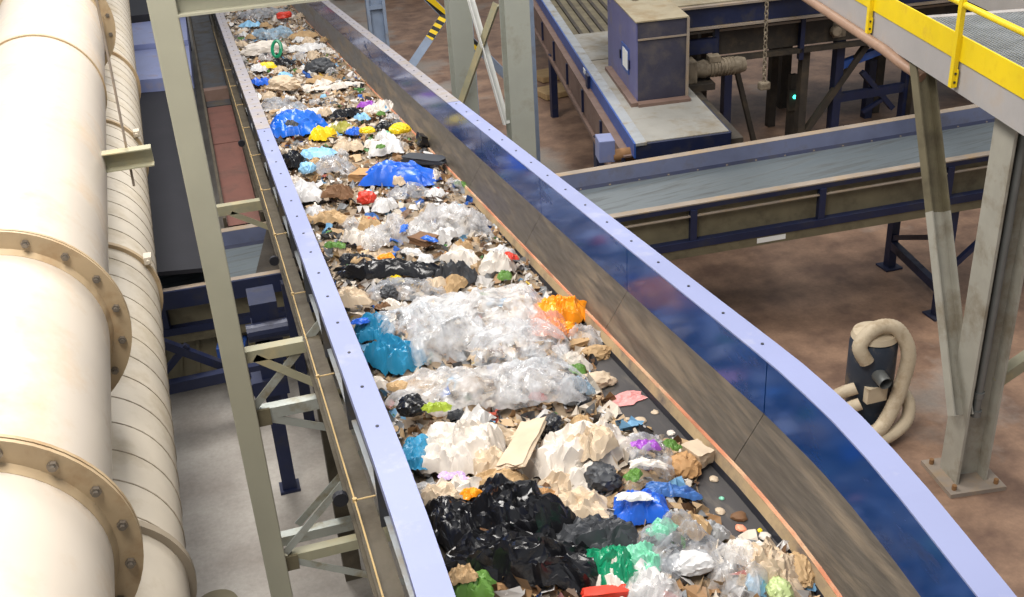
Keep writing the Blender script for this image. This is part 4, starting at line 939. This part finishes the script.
put(B, 597, 383, 34, 15, 5, 't_cream', 'paper_wad', 'beige wad with tan crumbs beside the blue film', 'paper', lift=.01)
put(S, 577, 386, 34, 18, 20, 'f_blue', 'plastic_film', 'thin blue film under the beige wad', 'film', lift=.03)
put(S, 580, 400, 30, 16, 0, 't_charcoal', 'plastic_scrap', 'dark scrap below the thin blue film', 'plastic', lift=.02)
put(S, 405, 386, 34, 13, 10, 't_tan', 'food_scraps', 'tan scraps along the left wall below the teal bags', 'food waste', lift=.07)
put(S, 437, 410, 28, 12, 20, 't_lime', 'plastic_strip', 'lime green strip in the fold above the cream sheet', 'plastic', lift=.13)
put(B, 413, 413, 26, 20, 0, 't_black', 'plastic_wad', 'black wad with tan bits left of the lime strip', 'plastic', lift=.07)
# --- near stretch
put(S, 462, 446, 84, 56, -5, 't_paper', 'paper_sheet', 'big cream white sheet beside the teal scrap', 'paper', lift=.08, n=30)
put(S, 415, 451, 26, 40, 0, 't_teal', 'carrier_bag', 'dark teal scrap wedged by the left wall', 'bag', lift=.07)
put(S, 488, 462, 44, 34, 20, 't_cream', 'paper_sheet', 'brownish paper fold under the long cream card', 'paper', lift=.07)
put(K, 523, 446, 26, 62, -16, 't_cream', 'card_piece', 'long flat cream card standing out of the heap', 'card', lift=.13, sz=.025, tilt=-14)
put(B, 551, 430, 26, 30, 0, 't_black', 'refuse_sack', 'black crinkled wad between the cream card and the white sheet', 'bag', lift=.06)
put(S, 578, 456, 84, 66, -30, 't_paper', 'paper_sheet', 'big pale folded sheet next to the bare belt', 'paper', lift=.06, n=30)
put(S, 590, 440, 46, 34, 35, 't_cream', 'paper_sheet', 'beige upper fold on the big pale sheet', 'paper', lift=.13)
put(B, 603, 482, 34, 24, 0, 't_charcoal', 'plastic_wad', 'dark wad under the big pale sheet', 'plastic', lift=.03)
put(S, 452, 478, 28, 10, 0, 't_lilac', 'packet', 'lilac pink packet below the cream white sheet', 'packet', lift=.11)
put(S, 440, 496, 36, 20, 15, 't_cream', 'food_scraps', 'cream scraps between lilac packet and black sack', 'food waste', lift=.10)
put(S, 470, 497, 20, 11, 45, 't_orange', 'fruit_peel', 'orange peel beside the cream scraps', 'peel', lift=.14)
put(S, 508, 489, 16, 7, 0, 't_orange', 'fruit_peel', 'small orange peel above the big black sack', 'peel', lift=.14)
put(S, 497, 480, 50, 20, 10, 't_tan', 'paper_wad', 'tan paper behind the big black sack', 'paper', lift=.08)
put(S, 515, 522, 112, 62, -12, 't_black', 'refuse_sack', 'big shiny black sack in the near heap', 'bag', lift=.05, n=34, dome=0.12, amp=0.055, freq=1.5)
put(S, 456, 524, 50, 62, 20, 't_black', 'refuse_sack', 'black sack fold pressed to the left wall', 'bag', lift=.04, n=28, dome=0.07, amp=0.045, freq=1.2)
put(S, 525, 562, 150, 44, -8, 't_black', 'refuse_sack', 'long black sack fold below the big black sack', 'bag', lift=.05, n=34, dome=0.06, amp=0.05, freq=1.6)
put(S, 590, 538, 86, 36, 14, 't_charcoal', 'refuse_sack', 'dark sack end reaching towards the green bag', 'bag', lift=.05, n=28, dome=0.05, amp=0.035, freq=1.2)
put(S, 570, 507, 64, 36, 5, 't_cream', 'cardboard_sheet', 'stained tan sheet between the black sack and the blue packet', 'card', lift=.08)
put(S, 548, 498, 22, 20, 40, 't_card', 'cardboard_scrap', 'brown card corner behind the stained tan sheet', 'card', lift=.12)
put(S, 470, 582, 48, 26, 0, 't_leaf', 'salad_leaf', 'yellow green vegetable leaves by the left wall', 'leaf', lift=.06)
put(S, 462, 572, 28, 16, 0, 't_tan', 'food_scraps', 'tan scraps on the vegetable leaves', 'food waste', lift=.11)
cw = put(S, 651, 455, 48, 40, 0, 'f_clear', 'food_wrapper', 'clear wrapper with purple and green print beside the brown crust', 'wrapper', lift=.05)
put(S, 648, 446, 26, 10, 25, 't_purple', 'wrapper_print', 'bright purple patch on the clear wrapper', 'wrapper', lift=.10, on=cw)
put(S, 672, 445, 14, 12, 40, 't_leaf', 'wrapper_print', 'green patch right of the purple one', 'wrapper', lift=.10, on=cw)
put(S, 634, 474, 14, 14, -40, 't_leaf', 'wrapper_print', 'green patch below the purple one', 'wrapper', lift=.09, on=cw)
put(S, 647, 463, 40, 9, 12, 't_paper', 'paper_strip', 'pale strip across the clear wrapper', 'paper', lift=.10)
put(K, 697, 460, 18, 20, 30, 't_cream', 'bread_crust', 'pale upright card against the seal strip', 'card', lift=.02, sz=.07)
put(B, 682, 468, 30, 26, 30, 't_card', 'bread_crust', 'brown crust beside the pale upright card', 'food waste', lift=.02)
put(S, 672, 490, 54, 15, 10, 't_steelblue', 'plastic_film', 'steel blue film strip above the bare belt', 'film', lift=.05)
rp_ = put(S, 642, 507, 56, 32, -8, 't_royal', 'food_packet', 'royal blue packet with a white band', 'packet', lift=.04, n=28, dome=0.05, amp=0.02, freq=1.2)
put(S, 634, 496, 36, 8, -12, 't_white', 'packet_band', 'white band across the royal blue packet', 'packet', lift=.13, on=rp_)
put(S, 628, 399, 32, 17, 28, 't_pink', 'card_piece', 'pink card lying alone on the bare belt', 'card', lift=.0, amp=.01)
put(S, 678, 540, 86, 52, 20, 'f_grey', 'plastic_film', 'grey film heap below the royal blue packet', 'film', lift=.05, n=28)
put(S, 712, 528, 30, 26, 10, 't_grey', 'foil_scrap', 'grey foil corner on the bare belt', 'foil', lift=.04)
put(S, 662, 526, 30, 16, 40, 't_mint', 'plastic_scrap', 'mint scrap inside the grey film heap', 'plastic', lift=.08)
put(B, 690, 566, 44, 20, 5, 't_white', 'foam_piece', 'white foam lump below the grey film heap', 'foam', lift=.03)
put(S, 613, 570, 48, 40, 15, 't_green', 'carrier_bag', 'deep green bag at the end of the black sack', 'bag', lift=.05, n=28, dome=0.06, amp=0.03, freq=1.2)
put(S, 640, 556, 36, 26, 10, 't_mint', 'plastic_film', 'pale green film behind the deep green bag', 'film', lift=.07)
put(K, 604, 596, 40, 8, 8, 't_red', 'carton', 'red carton edge under the deep green bag', 'carton', lift=.06, sz=.03)
put(S, 650, 588, 52, 30, 0, 'f_white', 'plastic_film', 'white film beside the deep green bag', 'film', lift=.06)
put(S, 738, 574, 56, 40, -20, 'f_white', 'plastic_box', 'clear crumpled box beside the cream packet', 'box', lift=.03, n=28, dome=0.06, amp=0.03, freq=1.2)
put(S, 772, 568, 58, 40, -10, 't_cream', 'food_packet', 'cream yellow packet heap at the seal strip', 'packet', lift=.03, n=28, dome=0.06, amp=0.035, freq=1.2)
put(B, 800, 572, 26, 34, 0, 't_tan', 'paper_wad', 'tan wad against the seal strip beside the cream packet', 'paper', lift=.02)
put(S, 748, 551, 50, 22, -8, 't_paper', 'paper_sheet', 'pale sheet behind the clear box', 'paper', lift=.05)
put(B, 779, 594, 24, 20, 0, 't_pale', 'plastic_cup', 'pale green crushed cup under the cream packet', 'cup', lift=.04)
# bright green loop handle
c = at_belt(277, 51, .24); rr = 8 * depth(c) / F
o = MB().tube([c + AR * (rr * .55 * cos(t)) + Vector((0, 0, .03)) - AD * (rr * 1.0 * sin(t)) for t in [2 * pi * k / 16 for k in range(17)]], .026, 6, False).build('loop_handle', 't_green', smooth=True)
tag(o, 'bright green plastic loop lying on the cream white bag', 'handle', 'pieces of waste on the belt')

# --- smaller scraps that can still be counted
kinds = [('paper_scrap', 't_paper', 'small crumpled white paper scrap', 'paper', 44), ('paper_scrap', 't_cream', 'small crumpled beige paper scrap', 'paper', 34),
         ('card_scrap', 't_tan', 'small torn tan card scrap', 'card', 20), ('card_scrap', 't_brown', 'small dark brown scrap', 'card', 12),
         ('plastic_scrap', 't_white', 'small white plastic scrap', 'plastic', 40), ('plastic_scrap', 't_charcoal', 'small charcoal plastic scrap', 'plastic', 14),
         ('film_scrap', 'f_white', 'small milky film scrap', 'film', 36), ('plastic_scrap', 't_sky', 'small pale blue plastic scrap', 'plastic', 7),
         ('plastic_scrap', 't_leaf', 'small leaf green scrap', 'plastic', 4), ('plastic_scrap', 't_yellow', 'small yellow plastic scrap', 'plastic', 3), ('plastic_scrap', 't_red', 'small red plastic scrap', 'plastic', 3)]
zones = [(at_belt(x, y_).y, t) for x, y_, t in ((520, 505, 'around the big black sack'), (490, 405, 'between the cream sheets and the milky film'), (420, 280, 'around the milky film mound'),
         (400, 185, 'between the two white films and the narrow black sack'), (298, 132, 'between the big blue bag and the long blue bag'), (276, 52, 'between the green loop and the big blue bag'))]
def zone(Y):
    for y_, t in zones:
        if Y < y_: return t
    return 'beyond the green loop'
rs = random.Random(11)
def spot(r, pad=.03):
    for _ in range(50):
        Y = 2.0 + 24 * r.random() ** 1.6; X = -.74 + 1.36 * r.random()
        if X < right_edge(Y) - pad: return Vector((X, Y, 0))
    return Vector((-.4, 4, 0))
for name, mat, label, cat, cnt in kinds:
    for i in range(cnt):
        c = spot(rs); s = rs.uniform(.10, .22) if mat in ('t_paper', 't_cream', 't_white', 'f_white', 't_tan') else rs.uniform(.06, .11)
        o = crumpled_sheet(name, c, s * rs.uniform(.8, 1.5), s * rs.uniform(.6, 1.1), rs.uniform(0, 180), mat, rs.uniform(0, 90), amp=s * .2, lift=rs.uniform(.02, .06), n=11, dome=s * .15)
        lb = label + ' ' + zone(c.y); tag(o, lb, cat, lb)
# --- crumbs on the bare belt
for i, (x, y_, s, mt_) in enumerate(((605, 430, 9, 't_tan'), (640, 420, 12, 't_cream'), (648, 428, 9, 't_tan'), (671, 432, 9, 't_paper'), (655, 411, 8, 't_cream'), (714, 478, 10, 't_cream'), (720, 510, 10, 't_cream'), (739, 516, 16, 't_brown'), (741, 527, 10, 't_salmon'), (765, 535, 12, 't_paper'), (748, 541, 10, 't_tan'), (700, 497, 6, 't_leaf'), (722, 497, 6, 't_mint'), (760, 529, 6, 't_yellow'), (714, 548, 8, 't_red'), (627, 418, 6, 't_cream'), (440, 165, 6, 't_tan'), (500, 240, 9, 't_tan'), (530, 292, 8, 't_paper'), (365, 88, 6, 't_cream'), (350, 90, 6, 't_tan'), (388, 92, 6, 't_paper'), (345, 62, 7, 't_orange'), (338, 60, 9, 't_card'), (352, 68, 8, 't_tan'))):
    c = at_belt(x, y_, .01); D = depth(c) / F
    o = crumpled_bag('crumb', c, s * D, s * D * rs.uniform(.8, 1.3), rs.uniform(0, 180), mt_, i * 1.7, sz=.3 * s * D, sub=2)
    tag(o, 'tiny crumb lying on the bare belt', 'crumb', 'crumbs on the bare belt')
# --- the uncountable shreds that fill the heap
pal = [((196, 184, 168), 26), ((176, 148, 112), 22), ((146, 112, 76), 14), ((204, 200, 196), 24), ((96, 70, 48), 12), ((46, 44, 44), 9), ((126, 128, 130), 8), ((104, 150, 184), 3), ((40, 92, 170), 2), ((70, 116, 56), 2), ((196, 164, 50), 1), ((176, 74, 50), 1), ((180, 126, 124), 1)]
bag_ = [c for c, k in pal for _ in range(k)]
vs, fs, cols = [], [], []
r = random.Random(5)
for i in range(12000):
    c = spot(r, .0); big = r.random()
    s = r.uniform(.02, .05) if big < .6 else r.uniform(.045, .10)
    zb_ = belt_z(c.y) + heap(c.x, c.y) * r.uniform(.5, 1.0) + s * .25 + r.uniform(0, .012)
    R = Matrix.Rotation(r.uniform(0, 6.3), 3, 'Z') @ Matrix.Rotation(r.gauss(0, .6), 3, 'X') @ Matrix.Rotation(r.gauss(0, .6), 3, 'Y')
    el = r.uniform(.35, 1.0); o_ = len(vs)
    for jj in (-1, 0, 1):
        for ii in (-1, 0, 1):
            q = R @ Vector((ii * s * .6 * r.uniform(.6, 1.1), jj * s * .6 * el * r.uniform(.6, 1.1), r.gauss(0, s * .2)))
            Y = c.y + q.y; vs.append((max(-.78, c.x + q.x), Y, max(belt_z(Y) + .004, zb_ + q.z)))
    col = srgb(*r.choice(bag_)); k = r.uniform(.8, 1.1)
    for jj in (0, 1):
        for ii in (0, 1):
            a = o_ + jj * 3 + ii; fs.append((a, a + 1, a + 4, a + 3)); cols.append(tuple(min(1, x * k) for x in col) + (1,))
# underlying packed layer
bX, bY = 30, 340
o_ = len(vs)
for j in range(bY + 1):
    Y = 1.6 + 25 * j / bY
    for i in range(bX + 1):
        X = -.79 + (right_edge(Y) + .79) * i / bX
        vs.append((X, Y, belt_z(Y) + .004 + .8 * heap(X, Y) + .012 * (noise.noise(Vector((X * 30, Y * 30, 0))) + .3) * (1 if i < bX else 0)))
for j in range(bY):
    for i in range(bX):
        a = o_ + j * (bX + 1) + i; fs.append((a, a + 1, a + bX + 2, a + bX + 1))
        col = srgb(150, 130, 106); k = r.uniform(.7, 1.1); cols.append(tuple(x * k for x in col) + (1,))
me = bpy.data.meshes.new('waste_shreds'); me.from_pydata(vs, [], fs)
at = me.color_attributes.new('tint', 'FLOAT_COLOR', 'CORNER')
flat = []
for p, cl_ in zip(me.polygons, cols): flat += list(cl_) * p.loop_total
at.data.foreach_set('color', flat)
mt = bpy.data.materials.new('shreds'); mt.use_nodes = True; nd = mt.node_tree.nodes.new('ShaderNodeVertexColor'); nd.layer_name = 'tint'
mt.node_tree.links.new(nd.outputs[0], mt.node_tree.nodes['Principled BSDF'].inputs['Base Color']); mt.node_tree.nodes['Principled BSDF'].inputs['Roughness'].default_value = 0.55
me.materials.append(mt)
o = bpy.data.objects.new('waste_shreds', me); COL.objects.link(o)
tag(o, 'fine shredded paper, food and plastic filling the heap on the belt', 'waste', kind='stuff')
